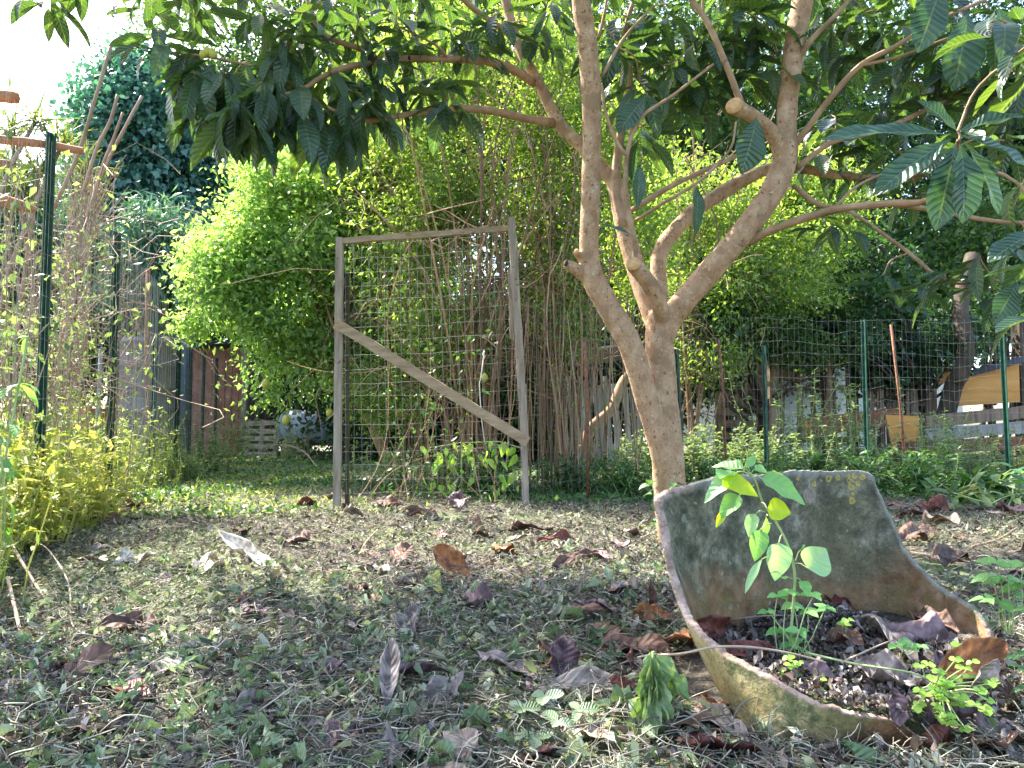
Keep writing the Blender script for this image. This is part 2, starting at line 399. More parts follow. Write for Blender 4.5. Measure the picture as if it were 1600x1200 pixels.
# ------------------------------------------------------------------ litter (stuff)
def scatter(n, d0, d1, power=1.6, spread=.70, xr=None):
    """random ground points, denser near the camera, in the wedge the place opens to"""
    u = RNG.random(n); k = 2-power
    D = (d0**k+u*(d1**k-d0**k))**(1/k)
    x = (RNG.random(n)*2-1)*(spread*D+.25)
    return x, D
def inpot(x, y): return (((x-.60)/.31)**2+((y-1.50)/.31)**2 < 1) | ((abs(x-.56) < .16) & (abs(y-1.36) < .12))
thin = lambda bend: (lambda r: (np.array([(0,0,0),(.5,0,.3),(0,.5,.0)]), ))(0)
def straw_t(b1, b2):
    n = 5; vs = []; 
    for i in range(n):
        t_ = i/(n-1); cx = b1*sin(pi*t_); cz = b2*sin(pi*t_)
        for k in range(3):
            a = 2*pi*k/3; vs.append((cx*8+.5*cos(a), t_, cz, .5*sin(a)))
    fs = []
    for i in range(n-1):
        for k in range(3): fs.append((i*3+k, i*3+(k+1) % 3, (i+1)*3+(k+1) % 3, (i+1)*3+k))
    return np.array(vs), np.array(fs), np.zeros((len(vs), 2))
STRAW = [straw_t(.0,.02), straw_t(.6,.06), straw_t(-.9,.03), straw_t(1.5,.12)]
def litter(name, label, mat, tm, n, d0, d1, l0, l1, wr, power=1.6, lift=.012, tilt=.45, mask=None, xr=None, straw=False):
    x, y = scatter(n, d0, d1, power)
    m = ~inpot(x, y)
    if mask is not None: m &= mask(x, y)
    x, y = x[m], y[m]; n = len(x)
    z = gh(x, y)+RNG.random(n)**1.5*lift+.002
    ax = RNG.normal(size=(n, 3)); ax[:, 2] *= tilt*.5
    nr = np.tile([0., 0, 1], (n, 1))+RNG.normal(size=(n, 3))*tilt
    ln = l0+(l1-l0)*RNG.random(n)**2
    o = leaves(name, mat, None, tm, np.stack([x, y, z], -1), ax, nr, ln, ln*wr if not straw else np.full(n, .0011)+RNG.random(n)**2*.0022)
    tag(o, label, 'litter', kind='stuff'); return o
pn2 = lambda x, y, s, o: np.sin(x*s+np.sin(y*s*1.3+o)*1.5)+np.sin(y*s*1.1+np.sin(x*s*.9+o*2)*1.5)
CR = [leaf_template(4, 2, 'lance', .6, 1.1, 0, 0, 2.6, 1), leaf_template(3, 2, 'lance', 1.2, -1.2, 0, 0, 3.0, 2), leaf_template(4, 2, 'blade', -.8, 1.6, 0, 0, 3.0, 3), leaf_template(4,2,'obov',1.3,-.8,0,0,3.5,4), leaf_template(3, 2, 'round', 1.0, 1.4, 0, 0, 3.6, 5), leaf_template(4, 2, 'lance', 2.0, .6, 0, 0, 2.0, 6)]
litter('leaf_crumbs', 'chopped grey brown crumbs of dead leaf covering the garden floor', M['crumb'], CR, 62000, .85, 6, .006, .042, .33, 1.5, .016, .7, mask=lambda x, y: pn2(x, y, 1.9, 7)+RNG.normal(0, .7, len(x)) > -.9)
litter('green_clippings', 'dull green shredded clippings strewn across the garden floor', M['clip'], CR, 70000, .85, 7.5, .007, .048, .30, 1.45, .022, .75, mask=lambda x, y: (pn2(x, y, 3.1, 1)+RNG.normal(0, .9, len(x))-x*.5+.25) > -.35)
litter('straw_clippings', 'thin dry stalks and straw scattered over the garden floor', M['straw'], STRAW, 62000, .85, 8, .012, .085, .1, 1.5, .034, .6, straw=True)
BIGC = [leaf_template(6, 4, 'lance', .5, 1.0, .6, .6, 1.2, 5), leaf_template(6, 4, 'lance', 1.2, -.8, .8, -.6, 1.4, 6), leaf_template(6, 4, 'heart', .5, 1.2, .8, .8, 1.2, 7), leaf_template(6, 4, 'obov', 1.8, .8, .8, .8, 1.2, 8)]
litter('wilted_leaf_clippings', 'larger wilted grey green leaves heaped at the near left of the garden floor', M['clipgreen'], BIGC, 6500, .85, 2.8, .022, .062, .42, 1.0, .035, .7,
       mask=lambda x, y: (RNG.random(len(x)) < np.clip(.12+1.2*np.exp(-((x+.75)**2/.28+(y-1.22)**2/.12))+.4*(pn2(x, y, 4, 3) > .9), 0, 1)))
def ground_plants(name, label, mat, n, region, l0, l1, tm, h, wr=.6, up=.5):
    x, y = region(n); n = len(x)
    z = gh(x, y)+RNG.random(n)*h
    ax = rvec(n); ax[:, 2] = np.abs(ax[:, 2])*up+.1
    nr = np.tile([0., 0, 1], (n, 1))+RNG.normal(size=(n, 3))*.5
    ln = l0+(l1-l0)*RNG.random(n)
    o = leaves(name, mat, None, tm, np.stack([x, y, z], -1), ax, nr, ln, ln*wr); return tag(o, label, 'ground cover', kind='stuff')
SM = [small_template(.5,.3,.2), small_template(.62,.5,.5), small_template(.42,.1,-.2)]
def reg_mid(n):
    x, y = scatter(n, 4.3, 15, 1.7, .8); m = (pn2(x, y, 2.2, 4)+RNG.normal(0, .6, n)+(y-5)*.45) > .55
    return x[m], y[m]
ground_plants('ground_cover', 'low green weeds carpeting the ground around the gate and under the trees', M['cover'], 60000, reg_mid, .02, .055, SM, .05)
def reg_l(n):
    x, y = scatter(n, 3.9, 13, 1.4, .8); m = (y > 4.0+RNG.random(n)*1.6) & (x < -.30*y+.2+RNG.normal(0, .5, n)) & (x > -.72*y-.3)
    return x[m], y[m]
ground_plants('sunlit_grass', 'bright yellow green grass tufts on the open ground left of the gate', M['weed'], 90000, reg_l, .02, .055, [small_template(.5,.2,.3), small_template(.5,.3,.6)], .03, .22, 1.0)

# ------------------------------------------------------------------ foliage clouds
def E(px, py, D, rx, rz, ry):
    c = P(px, py, D); k = D/F
    return (np.array(c), np.array([rx*k, ry, rz*k]))
def cloud(name, mat, parent, ells, ncl, per, ln, tm, wr=.5, spread=.16, shell=.35, gap=-.25, gs=1.6, droop=.3, lump=.3, seedo=0., zmin=.15):
    vol = np.array([np.prod(r)**(2/3) for c, r in ells]); vol /= vol.sum()
    ids = RNG.choice(len(ells), ncl, p=vol)
    C = np.array([e[0] for e in ells])[ids]; R = np.array([e[1] for e in ells])[ids]
    d = rvec(ncl); rr = RNG.random(ncl)**shell
    q = C+d*R*(rr*(1+lump*pn(d*2.2+C, 1.6, seedo)))[:, None]
    keep = (pn(q, gs*2.2, seedo+3)+.35*pn(q, gs*6, seedo)) > gap
    q = q[keep & (q[:, 2] > zmin)]; n = len(q)
    o = np.repeat(q, per, 0)+RNG.normal(size=(n*per, 3))*spread*np.array([1,1,.8])
    a = rvec(n*per)+np.repeat(norm(q-np.array([e[0] for e in ells]).mean(0)), per, 0)*.5; a[:, 2] -= droop
    nr = np.tile([0., 0, 1], (n*per, 1))+RNG.normal(size=(n*per, 3))*.7
    L_ = ln*(.6+.8*RNG.random(n*per))
    ob = leaves(name, mat, parent, tm, o, a, nr, L_, L_*wr)
    return ob, q
def wander(a, b, n=7, amp=.1, sag=0):
    a = np.array(a); b = np.array(b); L_ = np.linalg.norm(b-a); out = []
    off = RNG.normal(size=3)*amp*L_
    off2 = RNG.normal(size=3)*amp*L_*.5
    for i in range(n):
        t_ = i/(n-1); out.append(V(a+(b-a)*t_+off*sin(pi*t_)+off2*sin(2*pi*t_)+np.array([0,0,-sag])*sin(pi*t_)))
    return out
def limbs(name, mat, parent, base, targets, r0, r1=.006, split=.35, amp=.08):
    """boughs from a trunk top fanning out to twig clusters"""
    mb = MB()
    for q in targets:
        s = np.array(base)+RNG.normal(size=3)*.05
        mb.tube(wander(s, q, 7, amp), list(np.linspace(r0, r1, 7)), 5, False)
    return mb.build(name, mat, parent)
def tree(name, label, base, ells, mat, ncl, per, ln, tm, trunk_r, nl=16, group=None, wr=.5, bark='darkbark', cat='tree', fork=.45, **kw):
    o = empty(name, base, label, cat, group)
    cr, q = cloud('crown', M[mat], o, ells, ncl, per, ln, tm, wr, **kw)
    top = np.array([e[0] for e in ells]).mean(0); b = np.array(base); f = b+(top-b)*fork
    mb = MB(); mb.tube(wander(b-np.array([0,0,.1]), f, 8, .04), list(np.linspace(trunk_r*1.25, trunk_r*.8, 8)), 10)
    sel = q[RNG.choice(len(q), min(nl, len(q)), replace=False)]
    mb.build('trunk', M[bark], o)
    limbs('limb', M[bark], o, f, sel, trunk_r*.5)
    return o

# far trees first
def gz(x, y): return V((x, y, float(gh(x, y))))
MED = [leaf_template(2, 2, 'lance', .3, .3), leaf_template(2, 2, 'lance', .5, .8), leaf_template(2, 2, 'obov', .2, -.3)]
FG = 'trees closing the garden behind'
far = [
 ('broadleaf_tree','tall leafy green tree behind the gate thicket, left of the upright trunk', 560,16, 330,  60,330,230, 'farleaf', 5200),
 ('broadleaf_tree','tall green tree directly behind the stem thicket right of the gate', 850,17, 300, 80,330,260, 'farleaf', 5200),
 ('broadleaf_tree','bushy far tree seen through the forked loquat limbs', 1130,15, 260, 200,260,270, 'farleaf', 4800),
 ('broadleaf_tree','dark tree high behind the right loquat branches', 1420,17, 230, 110,260,240, 'darkleaf', 4200),
 ('broadleaf_tree','far tree at the right edge above the orange board', 1650,15, 200, 260,200,220, 'darkleaf', 3600),
 ('broadleaf_tree','far tree between the dark ivy-clad tree and the lemon tree', 390,18, 330, 330,190,190, 'darkleaf', 2600),
]
for (nm, lb, px, D, _, py, rx, rz, mt, nc) in far:
    b = gz((px-800)/F*D, D)
    tree(nm, lb, b, [E(px, py, D, rx, rz, 1.8), E(px-rx*.5, py+rz*.6, D, rx*.6, rz*.6, 1.4), E(px+rx*.5, py+rz*.55, D-.5, rx*.6, rz*.6, 1.4)], mt, nc, 16, .12, MED, .16, 14, FG, spread=.3, gap=-.2, gs=.7, shell=.4, seedo=px)
for k, (px, py, D, rx, rz, lb) in enumerate([
    (420, 560, 17, 210, 130, 'dark hedge mass low behind the pallets and barrel'),
    (720, 560, 16, 220, 140, 'dark hedge mass low behind the gate and thicket'),
    (1120, 500, 18, 170, 110, 'sunny hedge behind the grey plank wall, right of the trunk'),
    (1530, 420, 19, 190, 110, 'sunny hedge behind the orange board at the right edge'),
    (600, 560, 12.5, 150, 150, 'dark leafy hedge seen through the left half of the gate mesh'),
    (820, 540, 12.0, 150, 170, 'dark leafy hedge seen through the stems right of the gate'),
    (960, 480, 12.5, 120, 170, 'dark leafy hedge above the grey plank wall'),
    (1180, 520, 13.5, 130, 110, 'green hedge behind the dark pallet'),
    (1340, 440, 13.0, 120, 110, 'green hedge above the low white wall'),
    (1560, 400, 13.0, 150, 90, 'green hedge high at the right edge'),
    (60, 450, 15, 200, 140, 'tangled hedge behind the near end of the left wire fence')]):
    b = gz((px-800)/F*D, D)
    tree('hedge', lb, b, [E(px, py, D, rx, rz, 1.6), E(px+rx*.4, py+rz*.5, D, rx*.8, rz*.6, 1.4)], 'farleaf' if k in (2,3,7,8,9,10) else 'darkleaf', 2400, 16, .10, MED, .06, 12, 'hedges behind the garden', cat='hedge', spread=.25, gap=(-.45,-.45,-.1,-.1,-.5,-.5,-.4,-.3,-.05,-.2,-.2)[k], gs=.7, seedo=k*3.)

# ivy-clad tree
tree('ivy_clad_tree', 'tall dark blue green tree clad in ivy behind the left fence', gz(-6.3, 12.2),
     [E(245, 260, 12, 105, 165, 1.2), E(215, 190, 12, 60, 80, .9), E(190, 370, 11.8, 75, 110, 1), E(285, 380, 12, 60, 130, 1), E(235, 130, 12, 40, 40, .6)],
     'ivy', 5200, 16, .085, SM, .22, 16, wr=.85, spread=.17, shell=.25, gap=-.75, gs=1.5, droop=1.0, seedo=1.)
tree('drooping_shrub', 'shrub with long drooping blue green leaves between the fence and the ivy-clad tree', gz(-4.6, 9.2),
     [E(250, 370, 9, 60, 60, .5), E(225, 440, 9, 70, 60, .5), E(280, 420, 9.2, 40, 70, .5)],
     'laurel', 650, 14, .17, MED, .05, 14, wr=.16, spread=.12, shell=.5, gap=-.5, droop=1.2, cat='shrub', seedo=2.)
tree('round_shrub', 'rounded green shrub behind the fence wires above the red crate', gz(-5.4, 9.4),
     [E(115, 565, 9, 62, 62, .5), E(80, 600, 9, 50, 40, .4), E(20, 540, 9, 60, 80, .4)], 'farleaf', 1100, 14, .06, SM, .04, 10, spread=.09, shell=.4, gap=-.6, cat='shrub', seedo=5.)

tree('round_shrub', 'grey green shrub filling the gap at the left edge behind the orange poles', gz(-6.4, 9.8),
     [E(25, 400, 9.6, 90, 100, .5), E(110, 420, 9.8, 70, 110, .5), E(10, 300, 9.6, 60, 50, .5)], 'laurel', 1500, 14, .07, SM, .05, 14, spread=.12, shell=.5, gap=-.4, cat='shrub', seedo=5.5)
# ------------------------------------------------------------------ spiky plant top left, dry vines
o = empty('spiky_plant', gz(-5.4, 8.6), 'spiky yucca-like plant with narrow sunlit leaves at the upper left', 'plant')
mb = MB(); heads = []
for (px, py) in ((55, 190), (95, 230), (20, 210), (120, 300), (60, 270), (268/2, 270), (30, 300), (10,260)):
    h = P(px, py, 8.6+random.uniform(-.3, .3)); heads.append(h)
    mb.tube(wander(gz(-5.4+random.uniform(-.2,.2), 8.6), h, 9, .05), list(np.linspace(.045, .02, 9)), 6)
mb.build('trunk', M['twigbark'], o)
og = []; ax = []
for h in heads:
    n = 70; d = rvec(n); d[:, 2] = d[:, 2]*.8+.35
    og.append(np.tile(np.array(h), (n, 1))+RNG.normal(size=(n,3))*.04); ax.append(d)
og = np.concatenate(og); ax = np.concatenate(ax); n = len(og)
leaves('crown', M['spike'], o, [leaf_template(4, 2, 'blade', .4, .5), leaf_template(4, 2, 'blade', .4, 1.0)], og, ax, np.tile([0.,0,1], (n,1))+rvec(n)*.3, .28+RNG.random(n)*.25, np.full(n, .022))

def vine(name, label, stems, mat, lmat, nleaf, lsz, region, group=None, cat='vine', base=None, tm=SM, droop=.2):
    o = empty(name, base, label, cat, group)
    mb = MB()
    for (pts, r) in stems: mb.tube(pts, r, 4, False)
    mb.build('stems', M[mat], o)
    if nleaf:
        allp = np.array([tuple(p) for pts, r in stems for p in pts[1:]])
        q = allp[RNG.integers(0, len(allp), nleaf)]+RNG.normal(size=(nleaf, 3))*.05
        q = q[[region(*v) for v in q]]; n = len(q)
        a = rvec(n); a[:, 2] -= droop
        leaves('leaves', M[lmat], o, tm, q, a, np.tile([0.,0,1], (n,1))+rvec(n)*.7, lsz*(.6+.8*RNG.random(n)), lsz*.5*(.6+.8*RNG.random(n)))
    return o
LF = [(-1.9,2.2),(-2.30,3.75),(-2.51,4.8),(-3.18,6.8),(-3.75,8.6),(-4.40,10.5),(-4.84,12.0),(-5.1,13.2)]
def lfx(y):
    for (x0, y0), (x1, y1) in zip(LF, LF[1:]):
        if y0 <= y <= y1 or y1 == 13.2: return x0+(x1-x0)*(y-y0)/(y1-y0)
    return LF[0][0]
st = []
for k in range(80):
    y0 = random.uniform(3.8, 4.9); x0 = lfx(y0)-random.uniform(.03, .3)
    h = random.uniform(.8, 2.0); top = V((x0+random.gauss(.04, .10), y0+random.gauss(0,.2), h))
    if random.random() < .5: top.x -= random.uniform(0, .4)
    st.append((wander((x0+random.gauss(0,.08), y0, .0), top, 9, .05), [.0042-.0004*i for i in range(9)]))
for k in range(95):       # a dense bundle of dry stems tied to the fence
    b = P(108, 560, 5.3); tp = P(150+random.gauss(0, 28), 285+random.gauss(0, 35), 5.4)
    a0 = V((b.x+random.gauss(0,.05), b.y+random.gauss(0,.05), 0)); a0.x -= .12
    st.append((spline([a0, b+V((random.gauss(0,.035), random.gauss(0,.05), 0)), P(118+random.gauss(0,9), 400, 5.35), tp], 3), [.0034]*8+[.002]*2))
for k in range(170):       # tangle
    a0 = V((lfx(4.5)-.2+random.gauss(0,.22), 4.5+random.gauss(0,.35), random.uniform(.7, 1.7)))
    st.append((wander(a0, a0+V((random.gauss(0,.3), random.gauss(0,.25), random.gauss(0,.25))), 6, .25), .0024))
vine('dry_vine', 'dry pinkish brown climbing stems massed on the left wire fence', st, 'cane', 'nettle', 2600, .045, lambda x, y, z: z > .5 and random.random() < 1.25-.45*z, base=gz(-2.75, 5.1))
st = []
for k in range(55):
    y0 = random.uniform(2.6, 3.9); x0 = lfx(y0)-random.uniform(.05, .45)
    h = random.uniform(.8, 2.1)
    st.append((wander((x0, y0, 0), (x0+random.gauss(0,.12), y0+random.gauss(0,.15), h), 7, .05), [.005-.0005*i for i in range(7)]))
vine('fence_climber', 'tangled climber with sparse leaves at the far left edge of the fence', st, 'cane', 'nettle', 1500, .05, lambda x, y, z: z > .3, base=gz(-2.4, 3.3))
# leafy plant at the left frame edge, near
o = empty('leafy_weed', gz(-1.62, 2.42), 'broad-leaved green weed at the left frame edge in front of the fence', 'weed')
mb = MB(); og = []; ax = []; ln = []
for k in range(4):
    b = V((-1.66+random.gauss(0,.04), 2.42+random.gauss(0,.07), 0)); tp = b+V((random.gauss(.02,.06), random.gauss(0,.08), random.uniform(.4, .95)))
    pt = wander(b, tp, 7, .05); mb.tube(pt, .004, 5)
    for q in pt[1:]:
        for r in range(3):
            d = rvec(1)[0]; d[2] = d[2]*.4-.15; og.append(tuple(q)); ax.append(d); ln.append(random.uniform(.04, .11))
mb.build('stems', M['greenstem'], o); n = len(og); ln = np.array(ln)
LW = [leaf_template(6, 4, 'lance', .3, .8, .1), leaf_template(6, 4, 'lance', .3, 1.2, .1)]
leaves('leaves', M['seedling'], o, LW, np.array(og), np.array(ax), np.tile([0.,0,1], (n,1))+rvec(n)*.4, ln, ln*.28)

# ------------------------------------------------------------------ left wire fence
fl = empty('wire_fence', gz(-2.5, 4.8), 'tall wire mesh fence on green metal posts running back along the left side', 'fence')
heights = [2.0, 1.97, 1.74, 1.86, 1.66, 1.68, 1.70, 1.72]
for (x, y), h in zip(LF[1:], heights[1:]):
    mb = MB(); lean = random.uniform(-.02, .02)
    # T section post
    mb.box((x, y, -.05), (x+lean, y, h), .05, .006, (0,1,0)); mb.box((x, y-.022, -.05), (x+lean, y-.022, h), .006, .038, (0,1,0))
    mb.build('post', M['post'], fl, smooth=False)
mb = MB()
def wall_wires(mb, pts, hts, z0=.0, pitch=.05, zs=.10, r=.0010, wob=.004, fade=None):
    for ((x0, y0), (x1, y1)), h0, h1 in zip(zip(pts, pts[1:]), hts, hts[1:]):
        L_ = math.hypot(x1-x0, y1-y0); n = max(1, int(L_/pitch))
        for k in range(n):
            t_ = k/n; x = x0+(x1-x0)*t_; y = y0+(y1-y0)*t_; h = h0+(h1-h0)*t_
            bow = .03*sin(pi*t_); j = random.gauss(0, wob)
            mb.tube([(x+j, y-bow, z0), (x+random.gauss(0, wob), y-bow+random.gauss(0, wob*2), h*.5), (x+random.gauss(0, wob), y-bow, h-.06)], r, 3, False)
        z = .04
        hm = min(h0, h1)-.05
        while z < hm:
            mb.tube([(x0+(x1-x0)*q/6, y0+(y1-y0)*q/6-.03*sin(pi*q/6), z+random.gauss(0, wob*1.6)-.01*sin(pi*q/6)) for q in range(7)], r, 3, False); z += zs
LF2 = [(x+.03, y) for x, y in LF]
wall_wires(mb, LF2[:4], heights[:4], r=.0012); wall_wires(mb, LF2[3:], heights[3:], pitch=.12, r=.0012); mb.build('wire_mesh', M['gwire'], fl)

# orange brown poles and leaning canes
def pole(name, label, pts, r, mat, group=None, cat='pole', nodes=0, sides=12):
    mb = MB(); sp = [V(q) for q in spline(pts, 5)]; n = len(sp)
    rr = [r*(1-.15*i/n)*(1.10 if nodes and i % nodes == 0 else 1) for i in range(n)]
    mb.tube(sp, rr, sides); o = mb.build(name, M[mat], None, loc=sp[0]); return tag(o, label, cat, group)
pole('wooden_pole', 'orange brown horizontal pole crossing the near fence post', [P(-60, 205, 3.5), P(0, 218, 3.6), P(60, 224, 3.72), P(128, 236, 3.9)], .023, 'redpipe', 'poles laid on the left fence', nodes=4)
pole('wooden_pole', 'upper orange brown pole stub at the top left edge', [P(-60, 148, 3.5), P(0, 150, 3.6), P(27, 153, 3.66)], .033, 'redpipe', 'poles laid on the left fence', nodes=4)
pole('wooden_pole', 'short grey brown pole end at the left edge below the orange pole', [P(-40, 250, 3.6), P(14, 256, 3.7)], .022, 'cane', 'poles laid on the left fence')
pole('wooden_pole', 'peeling pinkish pole at the left edge, lowest of the poles', [P(-40, 305, 3.6), P(0, 312, 3.6), P(48, 326, 3.8)], .032, 'redpipe', 'poles laid on the left fence')
CG = 'canes leaning in the left fence'
pole('garden_cane', 'tallest leaning cane, dark tipped, above the orange pole', [P(95, 330, 4.6)-V((.05,0,0)), P(122, 240, 4.6), P(150, 150, 4.6), P(174, 70, 4.6)], .0115, 'cane', CG, 'cane', 3, 8)
pole('garden_cane', 'leftmost short leaning cane beside the tallest one', [P(130, 300, 5), P(152, 230, 5), P(172, 190, 5), P(184, 148, 5)], .012, 'cane', CG, 'cane', 3, 8)
pole('garden_cane', 'middle short leaning cane of the three', [P(140, 330, 5.1), P(160, 260, 5.1), P(178, 215, 5.1), P(192, 176, 5.1)], .0105, 'cane', CG, 'cane', 3, 8)
pole('garden_cane', 'rightmost leaning cane with a broken tip', [P(135, 340, 5.2), P(160, 270, 5.2), P(195, 200, 5.2), P(222, 150, 5.2)], .012, 'cane', CG, 'cane', 3, 8)

# ------------------------------------------------------------------ weeds along the left fence
def weedmass(name, label, n, xr, hr, mat, kind='stuff', cat='weeds', lsz=.045):
    """upright stalks with leaves"""
    mb = MB(); og = []; ax = []
    for k in range(n):
        x, y = xr(); h = random.uniform(*hr); b = gz(x, y)
        pt = wander(b, b+V((random.gauss(0,.12)*h, random.gauss(0,.12)*h, h)), 5, .05); mb.tube(pt, [.003,.0028,.0025,.002,.001], 3, False)
        for q in range(int(10+22*h)):
            t_ = random.random()*4; i0 = min(int(t_), 3); p_ = pt[i0].lerp(pt[i0+1], t_-i0)
            og.append((p_.x+random.gauss(0,.012), p_.y+random.gauss(0,.012), p_.z)); d = rvec(1)[0]; d[2] = abs(d[2])*.7; ax.append(d)
    o = empty(name, b, label, cat) if kind != 'stuff' else None
    st = mb.build('stems' if o else name+'_stems', M['drygrass' if mat != 'nettle' else 'greenstem'], o)
    n = len(og); L_ = lsz*(.5+RNG.random(n))
    lv = leaves('leaves' if o else name, M[mat], o, SM, np.array(og), np.array(ax), np.tile([0.,0,1],(n,1))+rvec(n)*.6, L_, L_*(.2+.3*RNG.random(n)))
    if not o:
        tag(st, label+', their stalks', 'weeds', kind='stuff'); tag(lv, label, 'weeds', kind='stuff')
def xr1():
    y = 2.7+random.random()**1.3*5.2; return lfx(y)+random.gauss(-.06, .15)-random.random()**2*1.0, y
weedmass('fence_weeds', 'sunlit yellow green weeds thick along the foot of the left fence', 1150, xr1, (.14, .68), 'weed', lsz=.038)
def xr3():
    y = random.uniform(1.9, 3.4); return -.667*y-.12+abs(random.gauss(0, .07)), y
weedmass('near_weeds', 'wispy sunlit weeds reaching forward along the left frame edge', 150, xr3, (.12, .5), 'weed', lsz=.03)
def xr2():
    y = 2.6+random.random()*1.9; return lfx(y)+random.uniform(-.3, .22), y
weedmass('dry_grass', 'dry pale grass stalks at the near foot of the left fence', 330, xr2, (.15, .5), 'drygrass', lsz=.06)

# ------------------------------------------------------------------ things behind the left fence
o = empty('storage_tank', gz(*P(227, 700, 8.3).xy), 'big upright grey cylindrical tank behind the left fence', 'tank')
c = o.location; mb = MB(); R_ = .275
zs = []; z = 0
prof = [(R_, 0)]
k = 0
while z < 1.34:
    prof += [(R_, z+.2), (R_+.006, z+.21), (R_+.006, z+.225), (R_, z+.235)]; z += .24
prof += [(R_-.03, z+.03), (.06, z+.06)]
sd_ = 40; vs = []
for (r, zz) in prof:
    for q in range(sd_): vs.append((c.x+r*cos(2*pi*q/sd_), c.y+r*sin(2*pi*q/sd_), zz))
fs = [(i*sd_+q, i*sd_+(q+1) % sd_, (i+1)*sd_+(q+1) % sd_, (i+1)*sd_+q) for i in range(len(prof)-1) for q in range(sd_)]
fs.append(tuple(range((len(prof)-1)*sd_, len(prof)*sd_)))
mb.add(vs, fs); mb.build('body', M['tank'], o)
mb = MB(); mb.tube([(c.x, c.y, prof[-1][1]-.01), (c.x, c.y, prof[-1][1]+.05)], .11, 20); mb.build('lid', M['tank'], o)
def corrugated(name, label, a, b, h, mat, amp=.012, per=.075, lean=0, cat='metal sheet', group=None):
    a = V(a); b = V(b); d = b-a; L_ = d.length; n = int(L_/per*8); nrm = V((d.y, -d.x, 0)).normalized(); vs = []; fs = []
    for s in (0, .002):
        for zi, z in enumerate((0, h)):
            for i in range(n+1):
                p_ = a+d*(i/n)+nrm*(amp*sin(2*pi*i/8)+s+lean*z); vs.append((p_.x, p_.y, p_.z+z))
    m = n+1
    for i in range(n):
        fs.append((i, i+1, m+i+1, m+i)); fs.append((2*m+i+1, 2*m+i, 3*m+i, 3*m+i+1)); fs.append((m+i, m+i+1, 3*m+i+1, 3*m+i)); fs.append((i+1, i, 2*m+i, 2*m+i+1))
    o = mesh_obj(name, vs, fs, M[mat], None, True, loc=a); return tag(o, label, cat, group)
corrugated('corrugated_sheet', 'dark blue grey corrugated sheet standing beside the grey tank', gz(*P(270, 700, 10.2).xy), gz(*P(296, 700, 10.6).xy), 1.75, 'bluegrey')
# small shed of rusty sheet with a timber post
sh = empty('garden_shed', gz(*P(330, 690, 14).xy), 'dark rusty shed with a pale timber corner post beyond the left fence', 'shed')
c = sh.location
mb = MB()
for k in range(13):
    x = c.x-.95+k*.125; mb.box((x, c.y, 0), (x, c.y, 1.95+.02*(k % 3)), .115, .02, (0,1,0), .003)
mb.build('front_wall', M['brick'], sh, False)
mb = MB()
for k in range(10):
    y = c.y+.08+k*.16; mb.box((c.x+.66, y, 0), (c.x+.66, y, 1.95), .02, .15, (0,1,0), .003)
mb.build('side_wall', M['brownwood'], sh, False)
mb = MB(); mb.box((c.x-1.1, c.y+.75, 2.0), (c.x+.85, c.y+.75, 2.08), 1.9, .05); mb.build('roof', M['darkfelt'], sh, False)
mb = MB(); mb.box((c.x+.62, c.y-.07, 0), (c.x+.62, c.y-.07, 2.0), .09, .09, (0,1,0), .004, 6); mb.build('corner_post', M['oldwood'], sh, False)
mb = MB(); mb.box((c.x-.98, c.y-.05, 0), (c.x-.98, c.y-.05, 2.3), .09, .07, (0,1,0), .004, 6); mb.build('corner_post', M['rust'], sh, False)
# tarp-covered heap right of the shed
def heap(name, label, base, rx, ry, h, mat, cat):
    n1, n2 = 26, 40; vs = []; fs = []
    for i in range(n1+1):
        t_ = i/n1
        for k in range(n2):
            a_ = 2*pi*k/n2; r = cos(t_*pi/2)**.55; z = h*sin(t_*pi/2)
            f = 1+.12*sin(5*a_+3*t_)+.07*sin(11*a_-6*t_)+.04*sin(19*a_+9*t_)
            vs.append((base[0]+rx*r*f*cos(a_), base[1]+ry*r*f*sin(a_), z*(1+.05*sin(4*a_))))
    for i in range(n1):
        for k in range(n2): fs.append((i*n2+k, i*n2+(k+1) % n2, (i+1)*n2+(k+1) % n2, (i+1)*n2+k))
    return tag(mesh_obj(name, vs, fs, M[mat], None, True, loc=(base[0], base[1], 0)), label, cat)
heap('tarp_heap', 'dark tarp covering a tall heap between the shed and the pallets', P(372, 690, 15.5).xy, .5, .5, 1.7, 'darkfelt', 'tarp')
def pallet(name, label, a, b, h, mat='palletwood', n=5, group='pallets', tilt=.1, cat='pallet'):
    a = V(a); b = V(b); d = (b-a).normalized(); nr = V((d.y, -d.x, 0)); o = empty(name, (a+b)/2, label, cat, group)
    tp = lambda p_, z, f=0: V((p_.x, p_.y, z))-nr*(tilt*z)+nr*f
    for k in range(n):
        z = h*(k+.5)/n; mb = MB(); mb.box(tp(a, z, .05), tp(b, z+random.uniform(-.01,.01), .05), .018, h/n*.62, (0,0,1), .003); mb.build('board', M[mat], o, False)
    for f in (0.04, .5, .96):
        q = a.lerp(b, f); mb = MB(); mb.box(tp(q, 0), tp(q, h), .08, .08, (0,1,0), .003); mb.build('block', M[mat], o, False)
    return o
pallet('wooden_pallet', 'weathered pallet standing on edge beside the tarp heap', gz(*P(382, 712, 13.4).xy), gz(*P(432, 712, 13.2).xy), .66)
pallet('wooden_pallet', 'second pallet standing just left of the blue barrel', gz(*P(442, 712, 13.1).xy), gz(*P(480, 712, 12.8).xy), .42)
